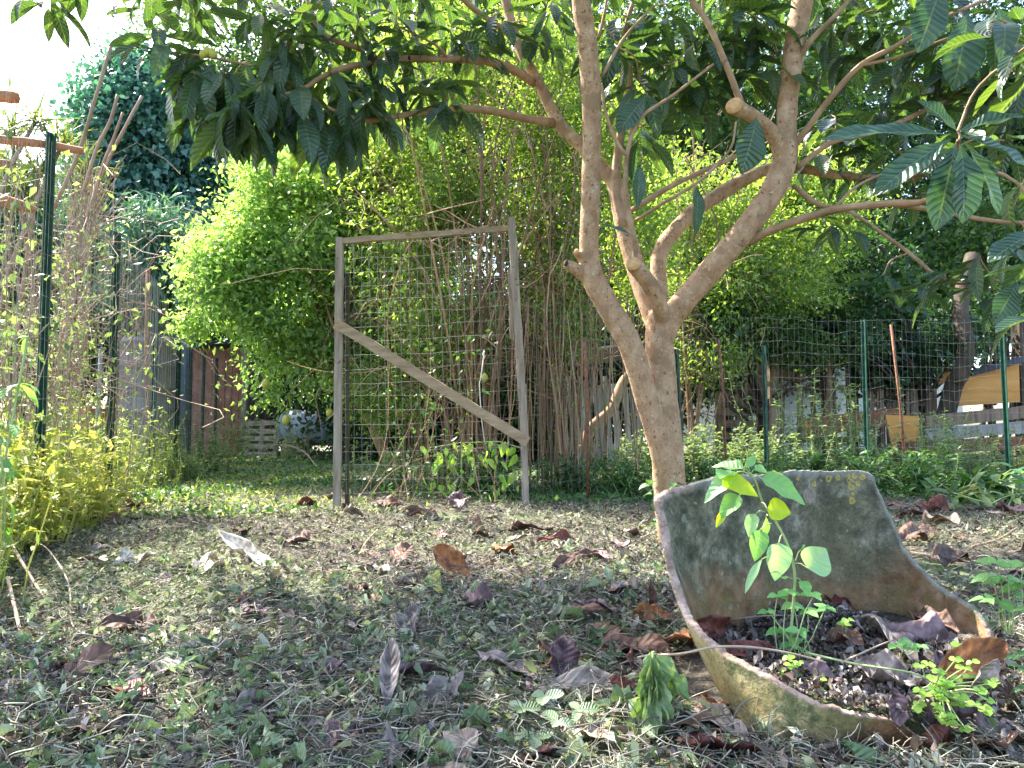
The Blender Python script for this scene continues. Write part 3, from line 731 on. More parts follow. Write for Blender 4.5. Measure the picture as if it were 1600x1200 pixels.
# barrel on its side
o = empty('metal_barrel', gz(*P(495, 700, 13).xy), 'pale blue metal barrel lying on its side behind the gate post', 'barrel')
a = P(450, 668, 13.3); b = P(560, 668, 12.7); mb = MB(); d = b-a; pts = []; rr = []
for i in range(41):
    t_ = i/40; pts.append(a+d*t_); rr.append(.30+(.012 if i in (1,39,13,14,26,27) else 0)-(.02 if i in (0,40) else 0))
mb.tube(pts, rr, 28); mb.build('body', M['barrel'], o)
mb = MB(); mb.tube([a-d.normalized()*.01, a-d.normalized()*.025], .05, 12); mb.build('bung', M['rust'], o)
for q in (.15, .85):
    mb = MB(); m_ = a+d*q; mb.box((m_.x, m_.y-.35, .10), (m_.x, m_.y+.35, .10), .14, .2); mb.build('support', M['greywood'], o, False)
# red crate and green container behind fence
def crate(name, label, c, sx, sy, h, mat, slats=5, cat='crate'):
    o = empty(name, c, label, cat); 
    for (p0, p1) in (((-1,-1),(1,-1)), ((1,-1),(1,1)), ((1,1),(-1,1)), ((-1,1),(-1,-1))):
        mb = MB()
        for k in range(slats):
            z = h*(k+.5)/slats; mb.box((c[0]+p0[0]*sx/2, c[1]+p0[1]*sy/2, z), (c[0]+p1[0]*sx/2, c[1]+p1[1]*sy/2, z), .015, h/slats*.75)
        for f in (0, .5): 
            q = (c[0]+(p0[0]*(1-f)+p1[0]*f)*sx/2, c[1]+(p0[1]*(1-f)+p1[1]*f)*sy/2); mb.box((*q, 0), (*q, h), .035, .035, (0,1,0))
        mb.build('side', M[mat], o, False)
    return o
crate('plastic_crate', 'red slatted crate low behind the second fence post', gz(*P(112, 700, 7.6).xy), .52, .4, .72, 'terra')
crate('plastic_crate', 'small green crate right of the red one', gz(*P(150, 700, 7.3).xy), .26, .3, .5, 'greenplastic', 4)
o = pole('timber_stake', 'grey timber stake leaning behind the second fence post', [V((*P(150, 700, 7.0).xy, 0)), P(158, 545, 7.0)], .022, 'greywood', cat='stake', sides=6)
pole('timber_stake', 'rusty brown stake beside the third fence post', [V((*P(232, 700, 7.2).xy, 0)), P(231, 420, 7.2)], .022, 'rust', cat='stake', sides=6)
pole('timber_stake', 'rusty stake right behind the second fence post', [V((*P(182, 700, 5.6).xy, 0)), P(180, 370, 5.6)], .014, 'rust', cat='stake', sides=6)

# ------------------------------------------------------------------ the gate
gt = empty('garden_gate', gz(*P(675, 790, 4.8).xy), 'leaning grey timber gate frame filled with wire mesh and crossed by a diagonal brace', 'gate')
def gp(px, py): return P(px, py, 4.7+(px-530)/290*.27)
def plank(name, a, b, w_, th, mat, rough=.0022, nseg=14, off=0.0):
    mb = MB(); a = V(a)+V((0,-off,0)); b = V(b)+V((0,-off,0)); mb.box(a, b, w_, th, (0,1,0), rough, nseg); return mb.build(name, M[mat], gt, False)
tl, bl, tr, br = gp(531, 372), gp(526, 808), gp(799, 342), gp(825, 792)
ml, mr = gp(531, 505), gp(824, 690)
plank('post', bl, tl, .042, .045, 'oldwood')
plank('post', gp(821.5, 796), gp(818, 600), .042, .05, 'oldwood', off=0)
plank('post', gp(820, 688), tr, .05, .028, 'oldwood', off=.041)
plank('batten', gp(800, 530), gp(797, 420), .03, .02, 'oldwood', off=.0)
plank('top_rail', gp(533, 377), gp(797, 357), .035, .03, 'brace', off=.004)
BRACE = plank('brace', gp(528, 507), gp(824, 690), .062, .022, 'brace', off=.06)
plank('inner_post', gp(541, 790), gp(541, 430), .022, .03, 'darkbark', off=-.03)
mb = MB()
for (px, py) in ((531,507),(820,684),(808,560),(811,610),(806,470),(802,420),(813,640)):
    q = gp(px, py)+V((0,-.073 if py in (507,684) else -.057,0)); mb.tube([q, q+V((0,-.003,0))], .004, 8)
mb.build('nails', M['rust'], BRACE)
mb = MB()
for k in range(22):      # vertical wires
    f = k/21; x0 = 541+f*(815-541); xt = 541+f*(795-541)
    yt = 380-f*20; yb = 772-f*4
    mb.tube([gp(x0+random.gauss(0,.8), yb), gp((x0+xt)/2+random.gauss(0,1.4), 570), gp(xt+random.gauss(0,.8), yt)], .0010, 4, False)
for k in range(19):
    f = k/18; yl = 385+f*(770-385); yr = 365+f*(765-365)
    mb.tube([gp(535+(795+f*24-535)*s/6, yl+(yr-yl)*s/6+random.gauss(0,1.0)+2*sin(pi*s/6)) for s in range(7)], .0010, 4, False)
mb.build('wire_mesh', M['wire'], gt)
mb = MB(); mb.tube([gp(757, 548), gp(753, 580), gp(749, 600), gp(752, 650), gp(757, 690)], .0035, 6)
mb.tube([gp(757, 549), gp(755, 553), gp(757, 558), gp(755, 562)], .006, 6)
o = mb.build('string', M['string'], None, loc=gp(757, 548)); o.location = o.location+V((0,-.01,0)); tag(o, 'knotted pale string hanging on the gate mesh', 'string')

# ------------------------------------------------------------------ centre fence piece and right fence
def straight_fence(name, label, pts, h, posts, rods, wmat, base):
    o = empty(name, base, label, 'fence')
    for (px, D, hh) in posts:
        x = (px-800)/F*D; mb = MB(); l = random.uniform(-.06, .02)
        mb.box((x, D, -.05), (x+l, D, hh), .04, .006, (0,1,0)); mb.box((x, D-.02, -.05), (x+l, D-.02, hh), .006, .036, (0,1,0)); mb.build('post', M['post'], o, False)
    for (px, D, hh, l) in rods:
        x = (px-800)/F*D; mb = MB(); mb.tube([(x, D, -.05), (x+l*.5+.01, D, hh*.5), (x+l, D, hh)], .011, 7, wob=.1); mb.build('rod', M['rust'], o)
    mb = MB(); wall_wires(mb, pts, [h]*len(pts), r=.0009, wob=.009); mb.build('wire_mesh', M[wmat], o); return o
straight_fence('wire_fence', 'short wire fence piece between the gate and the loquat trunk with a rusty rod', [(.10,5.2),(.62,5.6),(1.3,6.2)], 1.45, [], [(918, 5.5, 1.15, -.02)], 'wire', gz(.6, 5.6))
straight_fence('wire_fence', 'wire mesh fence on dark green posts across the right side behind the weeds', [(1.3,6.2),(2.3,6.5),(3.2,6.6),(4.4,6.6),(5.6,6.5)], 1.5,
    [(1066, 6.25, 1.15), (1196, 6.45, 1.2), (1352, 6.6, 1.44), (1572, 6.6, 1.55)], [(1134, 6.35, 1.25, -.05), (1414, 6.6, 1.4, -.1)], 'wire', gz(3.2, 6.5))

# ------------------------------------------------------------------ lemon tree
lt = tree('lemon_tree', 'lemon tree with sunlit light green foliage between the left fence and the gate', gz(*P(625, 700, 8).xy),
     [E(430, 420, 7.6, 125, 125, .8), E(370, 430, 7.2, 70, 75, .5), E(480, 330, 7.8, 130, 120, .8), E(590, 280, 8.2, 110, 120, .8), E(480, 555, 7.4, 90, 60, .5), E(440, 590, 7.2, 60, 40, .3), E(560, 500, 7.9, 90, 110, .6), E(440, 240, 7.9, 80, 70, .6), E(345, 440, 7.2, 55, 60, .4), E(325, 400, 7.2, 30, 30, .3), E(410, 500, 7.1, 60, 60, .3), E(600, 560, 7.6, 60, 80, .4), E(510, 200, 8.2, 90, 60, .5), E(420, 600, 7.0, 40, 26, .2), E(640, 380, 8.2, 110, 140, .7), E(520, 400, 7.4, 90, 90, .4), E(300, 500, 7.1, 25, 30, .2), E(450, 300, 7.2, 100, 80, .4)],
     'lemon', 8600, 13, .058, SM, .05, 60, bark='stem', wr=.5, spread=.10, shell=.5, gap=-.12, gs=1.9, droop=.25, lump=.5, seedo=9.)
def lemon(px, py, D, r=.034, m='lemonfruit'):
    c = P(px, py, D); ns, nr_ = 14, 10; vs = []
    for i in range(nr_+1):
        t_ = i/nr_; z = cos(pi*t_); rad = sin(pi*t_); zz = z*1.25+(.18*abs(z)**8*np.sign(z))
        for k in range(ns): vs.append((c.x+r*rad*cos(2*pi*k/ns), c.y+r*rad*sin(2*pi*k/ns), c.z+r*zz))
    fs = [(i*ns+k, i*ns+(k+1) % ns, (i+1)*ns+(k+1) % ns, (i+1)*ns+k) for i in range(nr_) for k in range(ns)]
    return mesh_obj('lemon', vs, fs, M[m], lt)
for q in ((515, 645, 7.0), (447, 656, 6.9), (648, 498, 6.9), (757, 590, 5.8, .026), (625, 645, 6.9), (415, 600, 6.7)): lemon(*q)

# ------------------------------------------------------------------ stem thickets behind the gate
def thicket(name, label, bx, D, tops, n, mat, ells, ncl, group, seedo, r=(.006, .019), ln=.05):
    b0 = gz((bx-800)/F*D, D); o = empty(name, b0, label, 'shrub', group); mb = MB()
    for k in range(n):
        x0 = b0.x+random.gauss(0, .13); y0 = D+random.gauss(0, .15)
        tp = P(random.uniform(*tops[0]), random.uniform(*tops[1]), D+random.gauss(0, .5)); rr = random.uniform(*r)
        m1 = V((x0+(tp.x-x0)*.22+random.gauss(0,.06), y0+(tp.y-y0)*.3, tp.z*.42+random.gauss(0,.1)))
        m2 = V((x0+(tp.x-x0)*.55+random.gauss(0,.08), y0+(tp.y-y0)*.6, tp.z*.75))
        sp = [V(q) for q in spline([(x0, y0, -.03), m1, m2, tp], 4)]
        mb.tube(sp, list(np.linspace(rr, rr*.35, len(sp))), 6, False, .06)
        for s in range(6):
            i = random.randint(2, len(sp)-2); q = sp[i]+V((random.gauss(0,.35), random.gauss(0,.3), random.uniform(.0, .6)))
            mb.tube(wander(sp[i], q, 5, .1), [.006,.005,.004,.003,.002], 4, False)
    for k in range(int(n*3.5)):       # arching loose twigs
        a = V((b0.x+random.gauss(0,.5), D+random.gauss(-.1,.3), random.uniform(.9, 2.2))); c = a+V((random.gauss(0,.5), random.gauss(0,.2), random.uniform(-.8, .4)))
        mb.tube(wander(a, c, 7, .16, -.15), .003, 4, False)
    mb.build('stems', M['stem'], o)
    cloud('foliage', M[mat], o, ells, ncl, 13, ln, SM, .42, .11, .6, -.12, 1.8, .1, .3, seedo, zmin=.5); return o
TG = 'multi-stemmed shrubs behind the gate'
thicket('privet_shrub', 'multi-stemmed shrub straight behind the gate mesh', 745, 6.3, ((520, 900), (-60, 330)), 30, 'privet',
    [E(640, 200, 6.6, 110, 200, .6), E(740, 120, 6.6, 120, 220, .6), E(620, 420, 6.4, 70, 90, .4), E(790, 300, 6.5, 80, 110, .4), E(700, 330, 6.5, 100, 90, .4), E(700, 520, 6.1, 90, 110, .25)], 3100, TG, 12.)
thicket('privet_shrub', 'dense multi-stemmed shrub between the gate and the loquat trunk', 870, 6.5, ((760, 1040), (-60, 300)), 24, 'privet',
    [E(860, 180, 6.8, 110, 220, .6), E(960, 240, 6.9, 90, 200, .6), E(1000, 420, 6.9, 60, 80, .4), E(870, 400, 6.7, 90, 110, .4), E(890, 480, 6.3, 60, 100, .25)], 3100, TG, 15.)
thicket('privet_shrub', 'looser shrub behind the left half of the gate', 650, 7.4, ((520, 760), (0, 260)), 14, 'privet',
    [E(590, 260, 7.4, 90, 170, .6), E(650, 480, 7.2, 70, 100, .4), E(600, 620, 7, 60, 60, .3)], 2200, TG, 18.)
thicket('privet_shrub', 'shrub with pale leaves right of the loquat trunk behind the fence', 1080, 8.6, ((1020, 1300), (100, 430)), 12, 'privet',
    [E(1120, 450, 8.6, 100, 90, .7), E(1210, 420, 8.8, 110, 90, .7), E(1100, 560, 8.4, 60, 40, .4), E(1080, 330, 9, 110, 90, .7), E(1250, 320, 9.2, 130, 90, .7)], 4200, TG, 21., ln=.06)
# thin hanging twigs behind gate right
st = []
for k in range(60):
    x = random.uniform(.05, 1.0); y = random.uniform(5.7, 6.2); z1 = random.uniform(1.0, 1.9)
    st.append((wander((x, y, random.uniform(.1,.4)), (x+random.gauss(0,.05), y, z1), 6, .02), .0035))
vine('hanging_twigs', 'curtain of thin brown twigs hanging between the gate and the loquat trunk', st, 'stem', 'privet', 250, .04, lambda x, y, z: True, base=gz(.5, 5.9))
pole('fallen_bough', 'thick crooked bough slanting before the grey plank wall', [P(910, 705, 7.6), P(925, 668, 7.6), P(955, 640, 7.6), P(975, 595, 7.7), P(1010, 560, 7.8)], .055, 'stem', cat='bough')

st = []
for k in range(22):
    a = P(random.uniform(545, 810), 785, 5.05); c = P(random.uniform(545, 810), random.uniform(390, 700), 4.98)
    st.append((wander((a.x, a.y, 0), c, 12, .10), [.003-.0002*i for i in range(12)]))
vine('gate_creeper', 'thin leafy creepers tangled just behind the gate mesh', st, 'stem', 'cover', 420, .042, lambda x, y, z: y > 4.92, base=gz(-.4, 5.05))
# ------------------------------------------------------------------ right background
def plankwall(name, label, px0, px1, D0, D1, h, n, mat, gap=.25, group=None, cat='board wall', lean=0, rails=True):
    a = gz((px0-800)/F*D0, D0); b = gz((px1-800)/F*D1, D1); o = empty(name, (a+b)/2, label, cat, group); L_ = (b-a).length
    mb = MB()
    for k in range(n):
        q = a.lerp(b, (k+.5)/n); hh = h*random.uniform(.86, 1.08); l = random.gauss(lean, .03)
        mb.box((q.x, q.y, -.02), (q.x+l, q.y, hh), L_/n*(1-gap)*random.uniform(.8,1.1), .02, (0,1,0), .003, 4)
    mb.build('boards', M[mat], o, False)
    if rails:
        for z in (h*.25, h*.8):
            mb = MB(); mb.box(a+V((0,.04,z)), b+V((0,.04,z)), .03, .08); mb.build('rail', M[mat], o, False)
    return o
plankwall('plank_wall', 'grey wall of upright weathered boards behind the loquat trunk', 885, 1010, 9.2, 9.0, 1.05, 13, 'greywood', .22, lean=-.08)
mb = MB(); mb.box(P(900, 560, 9.6), P(1010, 545, 9.6), .35, .03, (0,.5,1)); tag(mb.build('roof_board', M['greywood'], None, False, loc=P(900,560,9.6)), 'grey board propped flat over the plank wall', 'board')
pallet('wooden_pallet', 'dark pallet standing behind the right fence, left of the brown post', gz(*P(1122, 700, 10.5).xy), gz(*P(1192, 700, 10.5).xy), .98, 'brownwood', 6, tilt=.04)
def bpost(label, px, py0, D, w_, mat='brownwood'):
    x = (px-800)/F*D; tp = P(px, py0, D); mb = MB(); mb.box((x, D, -.05), (x+random.uniform(-.03,.03), D, tp.z), w_, w_, (0,1,0), .006, 6)
    o = mb.build('timber_post', M[mat], None, False, loc=(x, D, 0)); tag(o, label, 'post', 'timber posts behind the right fence')
bpost('brown timber post right beside the second dark green fence post', 1207, 545, 9.0, .10)
bpost('thin brown timber post under leaves beside the white wall', 1294, 545, 9.4, .06, 'brownwood')
bpost('dark timber post left of the ivy-covered trunk', 1332, 480, 10.5, .12, 'darkbark')
bpost('thick dark post at the right edge beyond the orange board', 1602, 500, 9.2, .16, 'darkbark')
# low whitewashed wall pieces / building far behind
bd = empty('white_building', gz(7.2, 24), 'whitewashed building glimpsed through gaps between the right trees', 'building')
mb = MB(); mb.box((4.2, 24, 2.6), (14, 24, 2.6), .3, 5.4); mb.build('wall', M['limewall'], bd, False)
mb = MB(); mb.box((4.0, 24, 5.4), (14.2, 24, 5.4), .8, .16); mb.build('roof', M['brick'], bd, False)
for x in (6.2, 9.4, 12):
    mb = MB(); mb.box((x-.5, 23.84, 2.6), (x+.5, 23.84, 2.6), .04, 1.2); mb.build('window', M['darkfelt'], bd, False)
wl = empty('low_wall', gz(*P(1270, 700, 12.5).xy), 'low whitewashed wall behind the dark rails on the right', 'wall')
mb = MB(); a = P(1205, 640, 12.5); b = P(1345, 640, 12.5); mb.box((a.x, 12.5, .75), (b.x, 12.5, .75), .15, 1.5, rough=.01, nseg=10); mb.build('masonry', M['limewall'], wl, False)
plankwall('rail_fence', 'dark brown rail fence before the low white wall', 1150, 1345, 11.2, 11.0, 1.35, 7, 'brownwood', .7, cat='fence')
def rail(label, a, b, w_, th, mat, group='timbers stacked behind the right fence'):
    mb = MB(); mb.box(a, b, w_, th, (0,0,1), .006, 8); o = mb.build('timber_beam', M[mat], None, False, loc=a); tag(o, label, 'timber', group)
rail('long slanting grey timber above the dark pallet', P(1125, 560, 10), P(1250, 592, 9.9), .06, .12, 'brownwood')
rail('brown timber lying low under the dark board pile', P(1260, 668, 9), P(1400, 650, 9), .25, .2, 'rust')
rail('grey brown timber under the orange board, uppermost', P(1440, 660, 8.6), P(1640, 640, 8.4), .3, .13, 'brownwood')
rail('grey brown timber under the orange board, second from top', P(1440, 680, 8.4), P(1640, 664, 8.2), .3, .12, 'greywood')
rail('reddish timber under the orange board, lowest', P(1400, 700, 8.3), P(1640, 690, 8.1), .3, .13, 'rust')
plankwall('plank_wall', 'dark close-boarded panel behind the rusty rod of the right fence', 1352, 1462, 9.3, 9.1, 1.0, 14, 'brownwood', .12)
def board(name, label, pts, D, th, mat, group=None):
    fr = [P(x, y, D) for x, y in pts]; bk = [q+V((0, th, 0)) for q in fr]; n = len(fr)
    vs = [tuple(q) for q in fr+bk]; fs = [tuple(range(n))[::-1], tuple(range(n, 2*n))]+[(i, (i+1) % n, n+(i+1) % n, n+i) for i in range(n)]
    o = mesh_obj(name, vs, fs, M[mat], None, False, loc=fr[0]); return tag(o, label, 'board', group)
board('orange_board', 'large orange plywood board at the right behind the fence', [(1478, 636), (1516, 586), (1592, 566), (1594, 628)], 8.8, .02, 'orangeboard', 'orange boards')
board('orange_board', 'small orange board piece left of the large one, above the trunk bend', [(1466, 584), (1502, 578), (1494, 590), (1468, 601)], 9.0, .02, 'orangeboard', 'orange boards')
board('orange_board', 'low orange board half hidden by weeds beside the rusty rod', [(1384, 648), (1436, 650), (1438, 690), (1392, 690)], 8.2, .02, 'orangeboard', 'orange boards')
board('dark_beam', 'black beam resting along the top of the large orange board', [(1520, 578), (1600, 557), (1600, 566), (1522, 587)], 8.7, .08, 'darkfelt')
# right trunks
pole('bent_trunk', 'dark trunk bending behind the orange board at the right', [V((*P(1455, 700, 8.9).xy, 0)), P(1488, 610, 8.7), P(1500, 585, 8.6), P(1510, 540, 8.6), P(1500, 480, 8.8), P(1520, 400, 9)], .10, 'darkbark', cat='tree trunk')
it = tree('ivy_covered_trunk', 'slim dark trunk wrapped in ivy behind the right fence', gz(*P(1400, 700, 9.6).xy),
     [E(1395, 500, 9.5, 26, 90, .25), E(1370, 560, 9.4, 30, 30, .3), E(1420, 570, 9.4, 30, 35, .3), E(1400, 590, 9.4, 45, 25, .3)], 'darkleaf', 420, 14, .08, SM, .09, 4, wr=.9, spread=.08, shell=.5, gap=-.9, droop=1.0, fork=1.5, seedo=4.)
st = []
for k in range(9):
    a = P(random.uniform(1300, 1560), random.uniform(380, 520), 9.4); c = a+V((random.gauss(0,.9), random.gauss(0,.2), random.gauss(0,.25)))
    st.append((wander(a, c, 8, .12), [.03-.0035*i for i in range(8)]))
vine('bare_branches', 'bare dark branches crossing above the right fence', st, 'darkbark', 'darkleaf', 500, .08, lambda x, y, z: True, base=P(1430, 460, 9.4), cat='branch')
tree('evergreen_shrub', 'glossy dark shrub above the brown post behind the right fence', gz(*P(1290, 700, 10).xy), [E(1290, 500, 9.8, 80, 55, .6), E(1230, 500, 9.6, 60, 45, .5), E(1330, 420, 9.8, 60, 60, .5)], 'darkleaf', 700, 14, .075, SM, .05, 16, cat='shrub', spread=.11, shell=.5, gap=-.3, seedo=6.)
tree('evergreen_shrub', 'dark shrub over the large orange board near the right edge', gz(*P(1560, 700, 10).xy), [E(1570, 470, 9.8, 70, 60, .6), E(1480, 520, 9.8, 50, 40, .4)], 'darkleaf', 360, 14, .075, SM, .05, 14, cat='shrub', spread=.11, shell=.5, gap=-.1, seedo=8.)

tree('evergreen_shrub', 'leafy shrub spreading over the dark pallet and the brown post', gz(*P(1180, 700, 9.6).xy), [E(1150, 490, 8.6, 80, 45, .5), E(1230, 530, 8.6, 60, 30, .4), E(1100, 520, 8.4, 50, 50, .4), E(1290, 550, 8.8, 60, 25, .4)], 'farleaf', 900, 14, .065, SM, .05, 16, cat='shrub', spread=.10, shell=.5, gap=-.15, seedo=16.)
tree('evergreen_shrub', 'dark leafy shrub spreading above the close-boarded panel and right fence wires', gz(*P(1450, 700, 9.8).xy), [E(1380, 480, 8.8, 70, 45, .5), E(1470, 540, 8.8, 50, 30, .4), E(1550, 500, 8.8, 60, 45, .4), E(1330, 520, 8.8, 40, 40, .4)], 'darkleaf', 900, 14, .07, SM, .05, 16, cat='shrub', spread=.10, shell=.5, gap=.12, seedo=17.)
# weed bushes along the right fence: built once, copied
def weedbush(name, label, h, w_, mat, nst, lsz, seedv, group, wr=.4):
    o = empty(name, (0,0,0), label, 'weed', group); mb = MB(); og = []; ax = []; L_ = []
    for k in range(nst):
        b = V((random.gauss(0, w_*.3), random.gauss(0, w_*.3), 0)); hh = h*random.uniform(.5, 1.05)
        pt = wander(b, b+V((random.gauss(0, w_*.4), random.gauss(0, w_*.3), hh)), 7, .05); mb.tube(pt, [.0045-.0005*i for i in range(7)], 4, False)
        for i in range(1, 7):
            for q in range(7):
                d = rvec(1)[0]; d[2] = abs(d[2])*.4+random.uniform(-.3,.3); p_ = pt[i].lerp(pt[i-1], random.random()); og.append(tuple(p_)); ax.append(d); L_.append(lsz*random.uniform(.5, 1.1))
    mb.build('stems', M['greenstem'], o); n = len(og); L_ = np.array(L_)
    leaves('leaves', M[mat], o, [leaf_template(3, 2, 'lance', .3, .7), leaf_template(3, 2, 'lance', .5, .3)], np.array(og), np.array(ax), np.tile([0.,0,1], (n,1))+rvec(n)*.5, L_, L_*wr)
    return o
def put(src, x, y, s, rz, label, first):
    o = src
    if not first:
        o = src.copy(); COL.objects.link(o)
        for ch in list(src.children): c = ch.copy(); COL.objects.link(c); c.parent = o
    o.location = gz(x, y); o.scale = (s, s, s); o.rotation_euler.z = rz; o['label'] = label
WG = 'weed clumps in front of and behind the right fence'
A_ = weedbush('weed_clump', 'x', .55, .42, 'nettle', 26, .065, 1, WG); B_ = weedbush('weed_clump', 'x', .8, .5, 'nettle', 34, .06, 2, WG); C_ = weedbush('weed_clump', 'x', .4, .45, 'cover', 26, .075, 3, WG)
spots = [(B_,1275,7.6,1.25,'tall pale weed clump left of the third green post, highest of the clumps'),(B_,1330,7.3,.85,'weed clump right behind the third dark green fence post'),
 (A_,1090,7.2,1.0,'pale weed clump just right of the loquat trunk'),(A_,1150,7.0,1.0,'weed clump between the first rusty rod and the loquat trunk'),(A_,1215,6.9,.9,'weed clump at the foot of the second green post'),
 (B_,1455,7.5,.85,'broad weed clump right of the leaning rusty rod'),(A_,1410,7.1,.8,'small weed clump at the foot of the leaning rusty rod'),(B_,1510,7.7,.8,'weed clump below the large orange board'),
 (C_,1100,5.9,.8,'low dark green clump behind the shard, nearest the trunk'),(C_,1180,6.0,.75,'low green clump behind the left half of the shard'),(C_,1270,6.0,.9,'low green clump behind the middle of the shard'),
 (C_,1350,6.0,.8,'low green clump behind the right corner of the shard'),(C_,1430,5.7,.9,'low green clump right of the shard corner'),(A_,1570,7.0,.8,'weed clump at the foot of the rightmost green post'),
 (A_,940,6.4,.8,'weed clump before the grey plank wall'),(C_,890,5.9,.8,'low green clump just right of the gate foot'),(C_,980,5.6,.8,'low green clump left of the loquat trunk foot'),(A_,1000,7.2,.9,'weed clump behind the loquat trunk, left side'),
 (A_,600,6.0,.75,'weed clump behind the lower left of the gate mesh'),(A_,700,5.9,.8,'weed clump behind the lower middle of the gate mesh'),(C_,770,5.6,.9,'low clump behind the lower right of the gate mesh'),
 (A_,330,9.0,1.0,'dark weed clump at the foot of the fourth fence post'),(B_,370,11.0,1.0,'tall weed clump left of the first pallet'),(A_,290,7.4,.7,'sunlit weed clump left, near the third fence post'),(B_,455,12.2,.8,'weed clump between the two standing pallets')]
seen = set()
for k, (s, px, D, sc, lb) in enumerate(spots):
    put(s, (px-800)/F*D, D, sc*random.uniform(.95, 1.05), random.uniform(0, 6), lb, id(s) not in seen); seen.add(id(s))
# big-leaved dark plants at right
def bigleaf(name, label, px, D, n, ls, mat='cover', h=.3, w_=.3, group=None, wr=.42):
    b = gz((px-800)/F*D, D); o = empty(name, b, label, 'plant', group); mb = MB(); og = []; ax = []; L_ = []
    for k in range(n):
        tp = b+V((random.gauss(0, w_), random.gauss(0, w_*.7), random.uniform(.3, 1)*h)); mb.tube(wander(b+V((random.gauss(0,.05), random.gauss(0,.05), 0)), tp, 5, .08), [.005,.004,.004,.003,.003], 4, False)
        for q in range(5):
            d = rvec(1)[0]; d[2] = d[2]*.3; og.append(tuple(tp+V((0,0,-.02*q)))); ax.append(d); L_.append(ls*random.uniform(.6, 1.1))
    mb.build('stems', M['greenstem'], o); m_ = len(og); L_ = np.array(L_)
    leaves('leaves', M[mat], o, [leaf_template(5, 4, 'lance', .25, .9, .1), leaf_template(5, 4, 'obov', .3, .6, .1)], np.array(og), np.array(ax), np.tile([0.,0,1], (m_,1))+rvec(m_)*.3, L_, L_*wr)
BG_ = 'broad-leaved plants at the right edge'
bigleaf('broadleaf_plant', 'dark broad-leaved plant at the right edge behind the sunlit litter', 1570, 5.2, 16, .17, h=.30, group=BG_)
bigleaf('broadleaf_plant', 'dark broad-leaved plant just left of the rightmost one', 1490, 5.4, 14, .15, h=.25, group=BG_)
bigleaf('broadleaf_plant', 'small broad-leaved plant near the red dead leaf', 1420, 5.6, 10, .11, h=.18, group=BG_)
bigleaf('broadleaf_plant', 'pale broad-leaved plant lowest at the right edge', 1545, 4.7, 7, .13, 'nettle', h=.15, w_=.14, group=BG_)
bigleaf('climbing_ivy', 'ivy sprig clinging to the foot of the loquat trunk', 1040, 3.32, 6, .06, h=.42, w_=.05, wr=.8)
# drooping big leaves behind gate foot
o = empty('broadleaf_plant', gz(*P(730, 740, 5.4).xy), 'row of hanging heart-shaped green leaves low behind the gate mesh', 'plant')
og = []; mb = MB()
mb.tube([P(670, 700, 5.3), P(720, 692, 5.3), P(780, 690, 5.3), P(815, 700, 5.3)], .004, 5); mb.tube([P(720, 780, 5.4), P(722, 692, 5.3)], .005, 5)
for k in range(46): og.append(tuple(P(random.uniform(655, 818), 690+random.random()**1.5*75, 5.3+random.gauss(0,.08))))
mb.build('stems', M['greenstem'], o); n = 46; hs = .05+.06*RNG.random(n)
leaves('leaves', M['clover'], o, [leaf_template(5, 4, 'heart', .3, .4)], np.array(og), np.tile([0.,-.2,-1], (n,1))+rvec(n)*.7, np.tile([0.,-1,.2], (n,1))+rvec(n)*.9, hs, hs*.5)

exec_marker = 0
# ------------------------------------------------------------------ loquat tree
lq = empty('loquat_tree', V((.69, 3.4, 0)), 'loquat tree with smooth pinkish forked limbs and large drooping leaves', 'tree')
def T3(pts): return [P(*q) for q in pts]
def limb(mb, pts, sides=14, n=5, wob=.015):
    """pts: (px, py, D, width in px)"""
    arr = [(*P(a, b, c), w_*c/F/2) for a, b, c, w_ in pts]
    sp = spline(arr, n); mb.tube([V(q[:3]) for q in sp], [max(q[3], .002) for q in sp], sides, True, wob)
mb = MB()
limb(mb, [(1062,875,3.4,58),(1050,800,3.4,52),(1042,700,3.4,50),(1034,600,3.4,47),(1030,520,3.4,44),(1034,490,3.4,36),(1030,478,3.4,26)])
limb(mb, [(1040,760,3.38,34),(1034,705,3.36,38),(1012,630,3.33,37),(985,540,3.3,38),(950,478,3.3,38),(925,430,3.3,36),(920,390,3.3,31),(923,300,3.3,31),(925,200,3.3,31),(921,100,3.3,33),(908,0,3.3,31),(896,-90,3.3,28)])
limb(mb, [(1036,530,3.4,36),(1052,492,3.38,37),(1085,452,3.35,39),(1130,400,3.3,38),(1178,342,3.28,38),(1212,290,3.28,39),(1228,240,3.3,38),(1229,190,3.32,32),(1237,100,3.35,33),(1254,0,3.4,34),(1266,-90,3.45,30)])
limb(mb, [(1226,250,3.3,34),(1210,212,3.24,25),(1180,184,3.18,23),(1148,166,3.12,26)])
limb(mb, [(1036,505,3.38,26),(1028,470,3.3,27),(1012,440,3.24,27),(989,413,3.2,25)])
limb(mb, [(1030,520,3.44,34),(1008,460,3.5,32),(988,400,3.56,30),(972,340,3.6,28),(962,290,3.62,27),(940,262,3.64,24),(905,225,3.66,21),(872,190,3.68,20),(842,130,3.7,18),(810,72,3.75,17),(790,0,3.8,15),(775,-80,3.85,12)])
limb(mb, [(1034,510,3.46,28),(1030,450,3.55,26),(1030,402,3.6,26),(1048,368,3.65,25),(1085,330,3.7,24),(1130,300,3.76,23),(1190,268,3.8,20),(1240,262,3.8,17),(1320,275,3.8,14),(1400,280,3.8,12),(1480,265,3.7,9)])
limb(mb, [(920,432,3.3,28),(903,422,3.26,20),(884,412,3.22,14)]); limb(mb, [(918,410,3.3,20),(905,400,3.27,14),(900,394,3.24,12)])
TRUNK = o = mb.build('trunk', M['bark'], lq)
rm = o.modifiers.new('remesh', 'REMESH'); rm.mode = 'VOXEL'; rm.voxel_size = .0065; rm.use_smooth_shade = True
